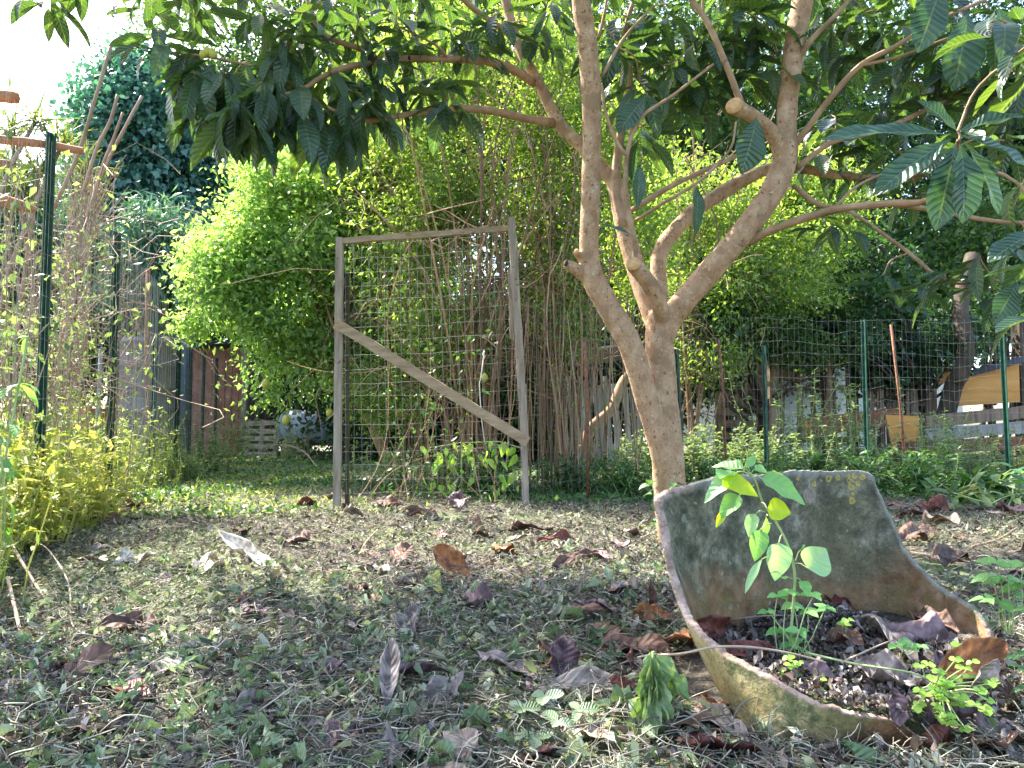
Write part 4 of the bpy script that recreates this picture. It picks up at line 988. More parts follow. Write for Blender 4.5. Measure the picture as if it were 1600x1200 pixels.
sm = o.modifiers.new('smooth', 'SMOOTH'); sm.iterations = 7; sm.factor = .5
tx = bpy.data.textures.new('barkbumps', 'CLOUDS'); tx.noise_scale = .09; dp = o.modifiers.new('bumps', 'DISPLACE'); dp.texture = tx; dp.strength = .007; dp.mid_level = .5; dp.texture_coords = 'LOCAL'
mb = MB(); BR = [
 [(868,192,3.68,15),(820,185,3.6,13),(760,172,3.5,13),(700,170,3.4,12),(640,178,3.3,9),(570,188,3.2,8),(500,165,3.15,6),(430,150,3.1,5)],
 [(835,130,3.7,14),(800,108,3.6,14),(760,96,3.5,13),(700,92,3.4,12),(640,92,3.35,12),(590,98,3.3,11),(540,105,3.2,10),(500,122,3.15,8),(470,140,3.1,7),(400,155,3.1,5),(340,130,3.05,4)],
 [(590,95,3.3,10),(560,75,3.25,9),(520,62,3.2,8),(495,40,3.2,7),(480,0,3.2,6)],
 [(806,60,3.75,12),(770,35,3.7,10),(730,5,3.65,9),(700,-30,3.6,8)],
 [(700,92,3.4,6),(680,70,3.3,4),(620,40,3.3,3)],
 [(975,355,3.55,15),(962,300,3.58,15),(966,240,3.6,15),(975,180,3.6,12),(985,120,3.6,9),(975,60,3.6,8),(990,0,3.6,7)],
 [(985,330,3.35,8),(1000,320,3.3,9),(1050,290,3.3,8),(1110,262,3.3,8),(1170,235,3.35,7)],
 [(992,425,3.2,9),(992,380,3.2,8),(985,345,3.2,9),(978,300,3.2,8),(980,240,3.2,7),(1000,185,3.2,6),(1050,150,3.2,5),(1115,100,3.2,4)],
 [(992,345,3.2,5),(1040,315,3.1,5),(1090,285,3.1,5),(1140,235,3.1,4),(1150,190,3.1,3)],
 [(980,245,3.2,6),(960,215,3.2,6),(945,170,3.2,5),(940,130,3.2,4)],
 [(940,120,3.3,6),(975,60,3.3,5),(1020,10,3.3,4)], [(935,60,3.4,6),(945,20,3.4,5),(950,-20,3.4,4)],
 [(1158,162,3.13,12),(1146,130,3.12,11),(1128,85,3.1,10),(1108,40,3.1,10),(1078,-5,3.1,9),(1050,-50,3.1,8)],
 [(1108,40,3.1,5),(1098,10,3.1,4),(1102,-20,3.1,4)],
 [(1238,232,3.3,11),(1262,200,3.25,10),(1300,150,3.2,10),(1345,102,3.15,9),(1400,72,3.1,8),(1470,30,3.1,6),(1540,0,3.1,5)],
 [(1345,102,3.15,6),(1400,90,3.1,5),(1480,60,3.0,4),(1560,30,2.9,4)],
 [(1238,105,3.35,10),(1270,60,3.3,9),(1310,20,3.3,8),(1350,-30,3.3,7)],
 [(1168,380,3.3,14),(1200,362,3.25,13),(1260,340,3.15,13),(1320,325,3.05,12),(1390,318,2.9,12),(1450,312,2.7,10),(1490,250,2.3,7),(1497,220,2.1,6)],
 [(1390,318,2.9,9),(1470,330,2.8,8),(1550,345,2.7,7),(1640,350,2.6,6)],
 [(1245,262,3.3,9),(1300,222,3.3,9),(1370,205,3.3,8),(1450,170,3.3,7),(1540,120,3.3,5),(1600,80,3.3,4)],
 [(1240,290,3.3,8),(1280,320,3.25,8),(1330,332,3.2,6),(1420,395,3.1,6),(1480,440,3.0,5),(1560,440,3.0,4)],
 [(1090,372,3.4,4),(1090,330,3.4,3),(1088,300,3.4,3)],
 [(1300,330,3.1,5),(1340,290,3.1,4),(1400,265,3.1,4),(1460,250,3.1,3)],
 [(560,190,3.2,5),(480,150,3.15,4),(420,110,3.1,4),(300,85,3.05,4),(262,82,3.0,4),(245,60,3.0,3)]]
BM = []; nodes = []; nid = []
for bi, b_ in enumerate(BR):
    m_ = MB(); limb(m_, b_, 8, 4, .04); BM.append(m_)
    for q in spline([(*P(a, b, c), 0) for a, b, c, w_ in b_], 4)[3:]: nodes.append(q[:3]); nid.append(bi)
# cut ends
def disc(name, c, nrm, r, mat, th=.004, parent=TRUNK):
    mb = MB(); c = V(c); nrm = V(nrm).normalized(); mb.tube([c-nrm*th, c+nrm*th], [r*1.0, r*.97], 20); return mb.build(name, M[mat], parent)
d_ = (P(1148,166,3.12)-P(1180,184,3.18)).normalized(); disc('cut_end', P(1148,166,3.12)+d_*.004, (d_+V((-.1,-.9,.2))), .036, 'cutwood', .006)
d_ = (P(989,413,3.2)-P(1012,440,3.24)).normalized(); disc('cut_end', P(989,413,3.19)+V((0,-.012,0)), (d_*.5+V((0,-1,.15))), .031, 'cutwood', .006)
disc('cut_end', P(901,393,3.225), (-.3,-1,.2), .012, 'cutwood'); disc('cut_end', P(884,411,3.21), (-1,-.5,.2), .014, 'darkbark')
# leaves in whorls
whorls = []   # (centre, n leaves, length, droop)
def wh(px, py, D, n=10, L_=.22, dr=.8): whorls.append((P(px, py, D), n, L_, dr))
for (px, py, D) in ((262,85,3.0),(245,60,3.0),(300,88,3.05),(335,105,3.05),(300,125,3.0),(340,140,3.1),(380,110,3.1),(385,150,3.1),(420,120,3.1),(430,165,3.1),(470,145,3.1),(500,180,3.15),(540,150,3.2),(345,170,3.05),(400,190,3.05),(320,150,3.0),(450,90,3.15),(510,110,3.2),(365,130,3.2),(575,160,3.2),(560,120,3.3),(600,130,3.3),(530,205,3.2),(470,185,3.1),(350,120,2.95),(410,140,2.95),(370,165,2.9)):
    wh(px, py-12, D, 7, .25+random.random()*.05, 2.2 if px > 280 else .5)
for (px, py, D) in ((410,10,3.1),(470,20,3.1),(520,0,3.2),(560,30,3.2),(620,20,3.3),(640,60,3.3),(700,40,3.4),(690,110,3.4),(740,60,3.5),(780,20,3.5),(660,130,3.3),(700,150,3.3),(840,40,3.7),(860,0,3.6),(600,70,3.3),(450,60,3.1),(500,60,3.3)):
    wh(px, py, D, 10, .22, .9)
for (px, py, D) in ((970,20,3.6),(1010,60,3.5),(1000,130,3.4),(980,100,3.7),(1050,100,3.4),(1040,20,3.4),(1100,60,3.4),(1100,130,3.5),(1150,60,3.4),(1150,110,3.5),(1190,30,3.4),(1200,90,3.4),(1070,160,3.6),(1130,20,3.4),(1000,200,3.7),(1170,10,3.3),(960,60,3.4),(1060,60,3.7),(1300,30,3.4),(1290,90,3.6),(1350,20,3.3),(1330,70,3.5),(1400,30,3.3),(1420,110,3.4),(1460,60,3.2),(1380,160,3.5),(1340,200,3.7),(1440,150,3.4),(1500,20,3.0),(1490,110,3.3),(1560,60,3.1),(1550,130,3.2),(1600,30,3.0),(1600,110,3.0),(1580,180,3.1),(1300,180,3.8),(1280,230,3.8),(1400,230,3.6),(1460,210,3.6),(1340,260,3.9),(1430,290,3.6)):
    wh(px, py, D, 9, .22+random.random()*.05, .75)
for (px, py, D, n, L_) in ((1497,205,2.15,2,.16),(1560,30,2.1,7,.2),(1620,60,2.0,10,.22),(1320,345,3.1,7,.15),(1290,350,3.2,5,.14),(1480,425,3.0,8,.2),(1530,400,2.9,8,.2),(1450,440,3.0,7,.2),(1560,440,2.9,8,.2),(1590,380,2.6,7,.2),(1640,400,2.2,8,.22),(1570,220,2.9,7,.22),(1600,280,2.7,7,.22),(1380,430,3.1,4,.16),(1640,470,2.0,6,.2)):
    wh(px, py, D, n, L_, .5)
vis = len(whorls)
# the rest of the crown, above and around (shades the near ground)
for k in range(215):
    a_ = random.uniform(0, 2*pi); r = 2.35*random.random()**.55
    x = .0+r*cos(a_)*1.08; y = 2.9+r*sin(a_)*.95; z = 2.75+random.random()*.9-.12*r*r*.5
    py_ = 670-(z-CZ)/max(y, .3)*F
    if y > .4 and py_ > -15: z = CZ+(15+670+random.uniform(0,140))/F*y
    if y < -.2 or z > 4.3: continue
    whorls.append((V((x, y, z)), 9, .23, .7))
og = []; ax = []; nn = []; L_ = []
for k in range(75):  # extra whorls out of view, added at the left to shade the foreground
    a_ = random.uniform(0, 2*pi); r = 1.15*random.random()**.5; x = -1.95+r*cos(a_); y = 2.9+r*sin(a_); z = random.uniform(2.7, 3.5)
    py_ = 670-(z-CZ)/max(y, .3)*F; pz = 800+x/y*F
    if py_ > -60 and pz > -250: z = CZ+(60+670+random.uniform(0,120))/F*y
    whorls.append((V((x, y, z)), 9, .23, .6))
og = []; ax = []; nn = []; L_ = []
nodes = np.array(nodes); nid = np.array(nid); todo = list(range(len(whorls)))
dist0 = [np.linalg.norm(nodes-np.array(whorls[i][0]), axis=1).min() for i in todo]
for i in sorted(todo, key=lambda k: dist0[k]):
    c = whorls[i][0]; d_ = np.linalg.norm(nodes-np.array(c), axis=1); j = int(d_.argmin()); b0 = V(nodes[j]); L0 = d_[j]
    mid = b0.lerp(c, .5)+V((random.gauss(0,.12)*L0, random.gauss(0,.12)*L0, .12*L0)); rr_ = .003+.006*min(L0, 1)
    sp_ = [V(q) for q in spline([b0, mid, c], 4)]; BM[nid[j]].tube(sp_, list(np.linspace(rr_, .003, len(sp_))), 5, False)
    nodes = np.vstack([nodes, [tuple(q) for q in sp_[3:]]]); nid = np.concatenate([nid, [nid[j]]*(len(sp_)-3)])
for m_ in BM: m_.build('branch', M['bark_smooth'], lq)
for c, n, l, dr in whorls:
    a0 = random.uniform(0, 2*pi)
    for k in range(n):
        a_ = a0+k*2.4+random.gauss(0,.15); up = random.uniform(-.5, .55)-dr*.55
        d = V((cos(a_), sin(a_), up)).normalized(); og.append(tuple(c+V((d.x, d.y, 0))*.02+V((0,0,-.008*k)))); ax.append(tuple(d))
        nr = V((-d.x*up, -d.y*up, 1.0))+V((random.gauss(0,.25), random.gauss(0,.25), 0)); nn.append(tuple(nr)); L_.append(l*random.uniform(.65, 1.12))
# single leaves that show clearly
for (bx, by, tx_, ty_, D, wpx, nr_) in ((935,350,990,360,3.1,16,(0,-.6,1)),(1182,184,1166,266,3.06,52,(.3,-1,.2)),(995,330,1003,258,3.1,22,(.2,-1,0)),(1085,372,1098,290,3.3,24,(.5,-1,0)),(1010,150,965,200,3.2,40,(-.2,-1,.3)),
    (1488,212,1298,186,2.05,50,(0,-.75,.8)),(1485,218,1368,286,2.03,50,(-.3,-.9,.6)),(1492,225,1470,350,2.0,56,(-.2,-1,.1)),(1500,225,1520,340,1.98,60,(.2,-1,.1)),(1505,220,1580,322,2.05,50,(.4,-.9,.3)),(1505,212,1625,250,2.0,46,(.3,-.8,.7)),
    (1500,205,1600,165,2.08,36,(.2,-.7,.8)),(1495,205,1445,150,2.15,34,(-.2,-.7,.6)),(1490,232,1440,262,2.1,34,(-.3,-.9,.4)),(1512,20,1500,130,2.3,66,(0,-1,.1)),(1560,10,1585,110,2.2,50,(.2,-1,.1)),(1470,-20,1440,70,2.4,54,(-.2,-1,.1)),(1590,440,1560,500,2.2,40,(0,-1,.3)),
    (1430,440,1475,425,3.0,26,(0,-.7,1)),(1625,360,1545,395,1.9,44,(-.2,-.6,.9))):
    b = P(bx, by, D); q = P(tx_, ty_, D-.02); d = q-b
    leaves('leaf', M['loquathero'], lq, [leaf_template(14, 8, 'obov', .3, .35, .16, 0, 0, random.randint(0, 9))], np.array([tuple(b)]), np.array([tuple(d)]), np.array([nr_], dtype=float), np.array([d.length*1.03]), np.array([wpx*D/F]))
LQ = [leaf_template(8, 4, 'obov', .45, b_, .10, 0, 0, s) for s, b_ in enumerate((.2, .6, 1.0, 1.5, -.3))]
L_ = np.array(L_)
leaves('crown', M['loquat'], lq, LQ, np.array(og), np.array(ax), np.array(nn), L_, L_*(.24+.1*RNG.random(len(L_))))
og = [tuple(P(335+random.gauss(0,6), 84+random.gauss(0,5), 2.95)) for k in range(5)]
for q in og[:4]:
    mb = MB(); mb.tube([V(q)+V((0,0,.018)), V(q)+V((0,0,.012)), V(q), V(q)-V((0,0,.012)), V(q)-V((0,0,.018))], [.004,.013,.017,.013,.004], 10); mb.build('fruit', M['lemonfruit'], lq)

# ------------------------------------------------------------------ broken pot
def pot_station():
    S = [ # rim px,py,D ; foot px,D
     (1400,1122,1.215, 1385,1.235),(1290,1105,1.205,1268,1.225),(1190,1052,1.27,1195,1.25),(1122,1018,1.34,1160,1.33),(1085,985,1.40,1150,1.42),(1062,950,1.45,1150,1.50),
     (1040,880,1.49,1150,1.56),(1028,810,1.52,1150,1.60),(1022,776,1.54,1150,1.63),(1050,762,1.58,1160,1.67),(1110,750,1.65,1180,1.71),(1150,742,1.69,1200,1.74),(1195,739,1.73,1235,1.78),(1280,738,1.79,1290,1.81),(1355,739,1.80,1350,1.82),
     (1372,765,1.80,1372,1.81),(1395,815,1.79,1390,1.79),(1420,862,1.77,1410,1.77),(1460,905,1.72,1430,1.73),(1500,932,1.67,1460,1.68),(1545,972,1.60,1490,1.60),(1570,1062,1.50,1530,1.50),(1588,1135,1.36,1560,1.36),(1562,1185,1.235,1530,1.27),(1500,1190,1.21,1490,1.235),(1445,1160,1.212,1435,1.23)]
    out = []
    for (rx, ry, D, fx, fD) in S:
        r = P(rx, ry, D); f = V(((fx-800)/F*fD, fD, -.02)); out.append((r.x, r.y, r.z, f.x, f.y, f.z))
    out.append(out[0]); return out
st = spline(pot_station(), 20)[:-1]; nS = len(st); cx, cyy = .62, 1.48; rows = 26
vs = []; fs = []
rng = random.Random(3); jit = 0
outer = []; inner = []
for s in st:
    r = V(s[:3]); f = V(s[3:]); jit = jit*.9+rng.gauss(0, .0010)+(rng.uniform(-.005,.005) if rng.random() < (.07 if s[1] < 1.5 else .02) else 0); r = V((r.x+rng.gauss(0,.0003), r.y, r.z+jit+rng.gauss(0,.0006)))
    co = []; ci = []
    for i in range(rows+1):
        t_ = i/rows; q = f.lerp(r, t_); z = f.z+(r.z-f.z)*t_
        # belly: walls swell quickly above the foot
        k = (1-(1-min(1, max(z, -.02)+.02)/.42)**1) if False else t_**.62
        h = V((f.x+(r.x-f.x)*k, f.y+(r.y-f.y)*k, z)); co.append(h)
        dr = V((cx-h.x, cyy-h.y, 0)).normalized(); ci.append(h+dr*(.0165+.0012*sin(z*60+h.x*9)))
    outer.append(co); inner.append(ci)
for co, ci in zip(outer, inner):
    mid = (co[-1]+ci[-1])/2+V((0,0,.0003+rng.gauss(0,.0008)))
    ring = co+[mid]+ci[::-1]
    vs += [tuple(v) for v in ring]
K = 2*(rows+1)+1
for a in range(nS):
    b = (a+1) % nS
    for i in range(K-1): fs.append((a*K+i, b*K+i, b*K+i+1, a*K+i+1))
    fs.append((a*K+K-1, b*K+K-1, b*K, a*K))
# pot material: outside olive/terracotta, inside dark lichen; broken rim pink clay (masks from vertex attribute)
def potmat():
    m, t, out = nt('old_terracotta'); L = t.links
    at = N(t, 'ShaderNodeAttribute', attribute_name='zone'); sep = N(t, 'ShaderNodeSeparateColor'); L.new(at.outputs['Color'], sep.inputs[0])
    tc = N(t, 'ShaderNodeTexCoord'); ob = tc.outputs['Object']
    def nz(s, d=7, v=None): n = N(t, 'ShaderNodeTexNoise', Scale=s, Detail=float(d), Roughness=.65); L.new(v or ob, n.inputs['Vector']); return n.outputs[0]
    sx = N(t, 'ShaderNodeSeparateXYZ'); L.new(ob, sx.inputs[0])
    # inside
    ins = ramp(t, nz(24, 12), [(.34,(.04,.044,.03)),(.48,(.10,.10,.068)),(.58,(.19,.175,.125)),(.70,(.34,.32,.24))])
    ins = mixc(t, math_(t, 'MULTIPLY', ramp(t, nz(2.6, 6), [(.48,(0,0,0)),(.62,(1,1,1))]), .6), ins, (.16,.14,.07))
    # clay showing low on the wall
    low = math_(t, 'ADD', sx.outputs[2], math_(t, 'MULTIPLY', math_(t, 'SUBTRACT', nz(5, 8), .5), .28))
    lowf = ramp(t, low, [(.13,(1,1,1)),(.21,(0,0,0))])
    clay = ramp(t, nz(30, 8), [(.3,(.10,.055,.025)),(.5,(.24,.13,.065)),(.7,(.42,.26,.17))])
    clay = mixc(t, math_(t, 'MULTIPLY', ramp(t, nz(9), [(.45,(0,0,0)),(.6,(1,1,1))]), .7), clay, (.17,.14,.05))
    ins = mixc(t, lowf, ins, clay)
    for sc, thr, col, rad in ((15, .17, (.36,.29,.24), 1), (27, .13, (.26,.29,.23), 2), (48,.11,(.34,.34,.29),3)):
        vo = N(t, 'ShaderNodeTexVoronoi', Scale=float(sc)); vo.inputs['Randomness'].default_value = 1; dv = N(t, 'ShaderNodeVectorMath'); dv.operation = 'ADD'
        nzv = N(t, 'ShaderNodeTexNoise', Scale=40.0); L.new(ob, nzv.inputs['Vector']); sv = N(t, 'ShaderNodeVectorMath'); sv.operation = 'SCALE'; sv.inputs['Scale'].default_value = .02; L.new(nzv.outputs['Color'], sv.inputs[0])
        L.new(ob, dv.inputs[0]); L.new(sv.outputs[0], dv.inputs[1]); L.new(dv.outputs[0], vo.inputs['Vector'])
        spc = N(t, 'ShaderNodeSeparateColor'); L.new(vo.outputs['Color'], spc.inputs[0])
        rr = math_(t, 'MULTIPLY', math_(t, 'MAXIMUM', math_(t, 'SUBTRACT', spc.outputs[0], .5), 0.0), thr*3.6)
        mk = math_(t, 'LESS_THAN', vo.outputs['Distance'], rr); ins = mixc(t, math_(t, 'MULTIPLY', mk, .55), ins, col)
    # yellow lichen rings in the upper right
    for (px, py) in ((1297,748),(1312,746),(1338,744),(1352,747),(1330,752),(1345,756),(1334,762),(1336,772),(1335,783),(1240,748),(1225,800),(1349,742),(1270,756),(1328,744)):
        c = P(px, py, 1.775)-POT0; vm = N(t, 'ShaderNodeVectorMath'); vm.operation = 'DISTANCE'; fl_ = N(t, 'ShaderNodeVectorMath'); fl_.operation = 'MULTIPLY'; fl_.inputs[1].default_value = (1,.25,1)
        dn = N(t, 'ShaderNodeVectorMath'); dn.operation = 'ADD'; sv2 = N(t, 'ShaderNodeVectorMath'); sv2.operation = 'SCALE'; sv2.inputs['Scale'].default_value = .012; nn_ = N(t, 'ShaderNodeTexNoise', Scale=70.0); L.new(ob, nn_.inputs['Vector']); L.new(nn_.outputs['Color'], sv2.inputs[0]); L.new(ob, dn.inputs[0]); L.new(sv2.outputs[0], dn.inputs[1])
        L.new(dn.outputs[0], fl_.inputs[0]); L.new(fl_.outputs[0], vm.inputs[0]); vm.inputs[1].default_value = (c.x+.006, c.y*.25+.0015, c.z+.006)
        r0 = random.uniform(.005, .008)
        f = ramp(t, math_(t, 'DIVIDE', vm.outputs['Value'], .02), [(0,(.1,.1,.1)),(r0*22,(.25,.25,.25)),(r0*40,(.9,.9,.9)),(r0*60,(0,0,0))])
        ins = mixc(t, math_(t, 'MULTIPLY', f, .8), ins, (.55,.42,.05))
    # outside
    og_ = ramp(t, nz(6, 9), [(.32,(.12,.11,.04)),(.46,(.32,.25,.10)),(.58,(.44,.37,.19)),(.72,(.54,.48,.31))])
    og_ = mixc(t, ramp(t, nz(13, 6), [(.50,(0,0,0)),(.58,(1,1,1))]), og_, (.12,.13,.05))
    lo2 = math_(t, 'ADD', math_(t, 'SUBTRACT', sx.outputs[2], math_(t, 'MULTIPLY', sx.outputs[0], .5)), math_(t, 'MULTIPLY', math_(t, 'SUBTRACT', nz(9, 8), .5), .16))
    br = ramp(t, nz(16, 8), [(.3,(.06,.028,.012)),(.5,(.14,.065,.028)),(.7,(.22,.115,.055))])
    og_ = mixc(t, ramp(t, lo2, [(.045,(1,1,1)),(.085,(0,0,0))]), og_, br)
    rim = ramp(t, nz(22, 9), [(.3,(.16,.11,.085)),(.48,(.34,.235,.185)),(.68,(.50,.38,.32))])
    rim = mixc(t, ramp(t, sx.outputs[1], [(.5,(0,0,0)),(.9,(1,1,1))]) if False else math_(t, 'GREATER_THAN', sx.outputs[1], .12), rim, ramp(t, nz(30, 9), [(.3,(.10,.10,.08)),(.7,(.34,.33,.28))]))
    c = mixc(t, sep.outputs[0], og_, ins); c = mixc(t, sep.outputs[1], c, rim)
    bs = N(t, 'ShaderNodeBsdfPrincipled', Roughness=.88); L.new(c, bs.inputs['Base Color']); bs.inputs['Specular IOR Level'].default_value = .25
    c = mixc(t, ramp(t, nz(210, 4), [(.58,(0,0,0)),(.70,(.28,.28,.28))]), c, (.42,.38,.3)); c = mixc(t, ramp(t, nz(120, 6), [(.50,(0,0,0)),(.64,(.5,.5,.5))]), c, (.05,.04,.025)); L.new(c, bs.inputs['Base Color'])
    bp = N(t, 'ShaderNodeBump', Strength=.9, Distance=.006); L.new(math_(t, 'ADD', nz(60, 9), math_(t, 'MULTIPLY', nz(12, 6), 1.5)), bp.inputs['Height']); L.new(bp.outputs[0], bs.inputs['Normal']); L.new(bs.outputs[0], out.inputs[0])
    return m
POT0 = V((.62, 1.48, 0))
pot = mesh_obj('broken_pot', vs, fs, potmat(), None, True, loc=POT0)
tag(pot, 'large broken terracotta pot shard with lichened inside wall, lying half buried at the right', 'pot')
ca = pot.data.color_attributes.new('zone', 'FLOAT_COLOR', 'POINT')
cd = np.zeros((len(pot.data.vertices), 4), dtype=np.float32); cd[:, 3] = 1
kk = np.arange(len(cd)) % K; cd[:, 0] = (kk > rows+1); cd[:, 1] = ((kk >= rows) & (kk <= rows+2)); ca.data.foreach_set('color', cd.ravel())
# soil in the pot
def soilz(x, y): return .070+.018*np.sin(9*x+2)*np.sin(8*y)+.02*(y-1.2)+.006*np.sin(37*x+11*y)
ng = 60; vs = []; fs = []
for i in range(ng+1):
    for a in range(nS):
        q = inner[a]; t_ = i/ng; z0 = .07
        e = min(q, key=lambda v: abs(v.z-z0)) if True else q[0]
        x = cx+(e.x-cx)*t_*.985; y = cyy+(e.y-cyy)*t_*.985
        top = min(q[-1].z-.012, 1); zz = float(soilz(x, y))+random.gauss(0,.002)
        zz = min(zz, top*t_+zz*(1-t_)) if top < zz else zz
        vs.append((x, y, zz))
for i in range(ng):
    for a in range(nS): b = (a+1) % nS; fs.append((i*nS+a, i*nS+b, (i+1)*nS+b, (i+1)*nS+a))
o = mesh_obj('pot_soil', vs, fs, M['soil'], None, True, loc=(cx, cyy, .06)); tag(o, 'dark crumbly soil filling the broken pot', 'soil', kind='stuff')
# crumbs in pot
n = 5200; a_ = RNG.random(n)*2*pi; r = np.sqrt(RNG.random(n))*.27; x = cx+r*np.cos(a_); y = cyy+r*np.sin(a_)
ax = RNG.normal(size=(n,3)); ax[:,2] *= .3; ln_ = .005+.022*RNG.random(n)**2
tag(leaves('pot_litter', M['crumb'], None, CR, np.stack([x, y, soilz(x, y)+.002+RNG.random(n)*.008], -1), ax, np.tile([0.,0,1],(n,1))+RNG.normal(size=(n,3))*.5, ln_, ln_*.5), 'crumbs of dead leaf on the soil in the broken pot', 'litter', kind='stuff')

# ------------------------------------------------------------------ individual dead leaves
def one_leaf(label, base, tip, width, mat, shape='obov', curl=.8, bend=.4, nrm=(0,-.4,1), wave=.3, crumple=.25, group=None, fold=.25, name='dead_leaf', nl=16, nw=8, seed=None, stalk=True):
    b = V(base); q = V(tip); L_ = (q-b).length; tv, tf, tu = leaf_template(nl, nw, shape, fold, bend, wave, curl, 0, seed if seed is not None else random.randint(0, 99))
    r = np.random.default_rng(random.randint(0, 9999)); tv = tv.copy()
    ph = r.random(6)*6; tv[:, 3] += crumple*.22*(np.sin(tv[:, 1]*7+ph[0]+tv[:, 0]*5)+np.sin(tv[:, 0]*17+tv[:, 1]*4+ph[1])*.6+np.sin(tv[:,1]*19+ph[2])*.35)
    tv[:, 0] *= 1+.08*np.sin(tv[:, 1]*23+ph[3])*crumple*2
    tv[:, 0] += .05*crumple*np.sin(tv[:,1]*5+ph[4])
    a = np.array([tuple(q-b)]); n_ = np.array([nrm], dtype=float)
    v, f, u = instance([(tv, tf, tu)], np.array([tuple(b)]), a, n_, np.array([L_]), np.array([width]))
    # keep it out of the ground
    if base[2] < .06:
        lo = (v[:, 2]-gh(v[:, 0], v[:, 1])).min()
        if lo < .003: v[:, 2] += .003-lo
    o = mesh_obj(name, v, f, M[mat], None, True, u, loc=v.mean(0))
    so = o.modifiers.new('thick', 'SOLIDIFY'); so.thickness = .0009
    return tag(o, label, 'leaf', group)
def gl(px, py, lift=0): return G(px, py)+V((0,0,lift))
DG = 'dead leaves lying in the foreground'
one_leaf('large pale tan dead leaf beside the wilted green plant', gl(832,1092,.01), gl(992,1082,.015), .062, 'd_tan', 'obov', .5, .25, (0,-.55,1), .25, .2, DG)
one_leaf('ribbed purple dead leaf standing upright in the foreground', gl(880,1066,.0), gl(884,1058,.085), .062, 'd_purple', 'round', .5, .5, (.1,-1,.3), .5, .5, DG)
one_leaf('narrow folded grey dead leaf with pointed lower end', gl(604,1122,.01), gl(612,1080,.09), .042, 'd_grey', 'obov', 1.0, -.2, (.1,-1,.4), .2, .3, DG)
one_leaf('orange brown curled leaf standing beside a yellow green one', gl(738,906,.01), gl(676,902,.085), .085, 'd_orange', 'obov', .7, -.3, (.2,-.9,.5), .2, .4, DG)
one_leaf('small yellow green fallen leaf against the orange one', gl(690,936,.01), gl(668,912,.07), .05, 'd_green', 'obov', .6, .4, (-.2,-.9,.5), .2, .3, DG)
one_leaf('glossy orange brown curled leaf left of the pot shard', gl(1056,985,.02), gl(982,975,.02), .06, 'd_orange', 'obov', 1.2, .5, (0,-.8,.7), .3, .5, DG)
one_leaf('thin dark brown leaf standing point-up by the pot shard', gl(1022,975,.0), gl(1018,972,.105), .032, 'd_brown', 'lance', 1.6, .2, (0,-1,.1), .2, .3, DG)
one_leaf('mauve brown leaf lying folded in mid foreground', gl(780,962,.02), gl(712,948,.02), .075, 'd_purple', 'obov', .8, .3, (0,-.6,1), .3, .6, DG)
one_leaf('crumpled grey lilac leaf in the mid foreground', gl(640,1000,.0), gl(634,985,.07), .06, 'd_grey', 'round', .9, .6, (0,-1,.4), .5, .9, DG)
one_leaf('broad brown grey leaf upright at the bottom centre edge', gl(722,1215,.0), gl(720,1180,.06), .055, 'd_tan', 'obov', .5, .5, (0,-1,.5), .2, .3, DG)
one_leaf('lilac grey crumpled leaf at the bottom edge, left of centre', gl(600,1210,.0), gl(645,1172,.03), .06, 'd_grey', 'obov', .7, .5, (0,-.8,1), .3, .6, DG)
one_leaf('long grey torn leaf lying in the left foreground', gl(352,1130,.01), gl(452,1092,.01), .045, 'd_grey', 'lance', .5, .2, (0,-.5,1), .3, .5, DG)
one_leaf('rounded purple brown ribbed leaf in the left middle', gl(244,1000,.005), gl(216,985,.05), .055, 'd_brown', 'round', 1.1, .5, (.2,-.9,.6), .3, .3, DG)
one_leaf('wide dark purple leaf half buried at the bottom left of centre', gl(500,1190,.0), gl(570,1140,.02), .05, 'd_purple', 'lance', .5, .3, (0,-.5,1), .3, .5, DG)
one_leaf('dark red brown crumpled leaf before the shard edge', gl(990,1070,.0), gl(1010,1030,.03), .06, 'd_red', 'round', .9, .5, (0,-.8,.8), .4, .7, DG)
one_leaf('small pinkish curled leaf above the wilted plant', gl(1042,1055,.0), gl(1030,1030,.04), .035, 'd_red', 'round', 1.4, .8, (0,-1,.6), .4, .6, DG)
one_leaf('flat rusty leaf fragment under the shard front edge', gl(1110,1135,.0), gl(1120,1100,.01), .05, 'd_orange', 'round', .3, .2, (0,-.4,1), .2, .4, DG)
one_leaf('pale green leaf flake lying in the middle distance', gl(880,868,.0), gl(908,852,.05), .05, 'clipgreen', 'lance', .3, .3, (0,-.9,.6), .2, .2, DG)
one_leaf('dark crimson curled leaf in the middle distance', gl(900,850,.0), gl(830,858,.03), .05, 'd_red', 'lance', 1.2, .4, (0,-.6,1), .4, .8, DG)
one_leaf('brownish pink leaf right of the centre, lying flat', gl(930,880,.0), gl(860,900,.01), .05, 'd_brown', 'obov', .6, .3, (0,-.5,1), .3, .5, DG)
one_leaf('dusky leaf lying just below the crimson ones', gl(960,890,.01), gl(905,876,.02), .05, 'd_purple', 'obov', .9, .4, (0,-.5,1), .3, .5, DG)
one_leaf('upright purple leaf at the foot of the gate', gl(718,800,.0), gl(708,797,.12), .10, 'd_purple', 'round', .6, .4, (.1,-1,.2), .4, .5, DG)
one_leaf('white dried leaf piece in the left middle distance', gl(175,890,.01), gl(250,870,.03), .08, 'd_pale', 'lance', .5, .2, (0,-.6,1), .3, .5, 'pale dried leaves')
one_leaf('long white dried husk, right part of the pale pair', gl(430,893,.01), gl(345,872,.06), .07, 'd_pale', 'lance', .9, -.3, (0,-.6,1), .4, .6, 'pale dried leaves')
one_leaf('white dried husk, left part of the pale pair', gl(300,902,.0), gl(350,880,.05), .06, 'd_pale', 'lance', .9, .5, (0,-.6,1), .4, .6, 'pale dried leaves')
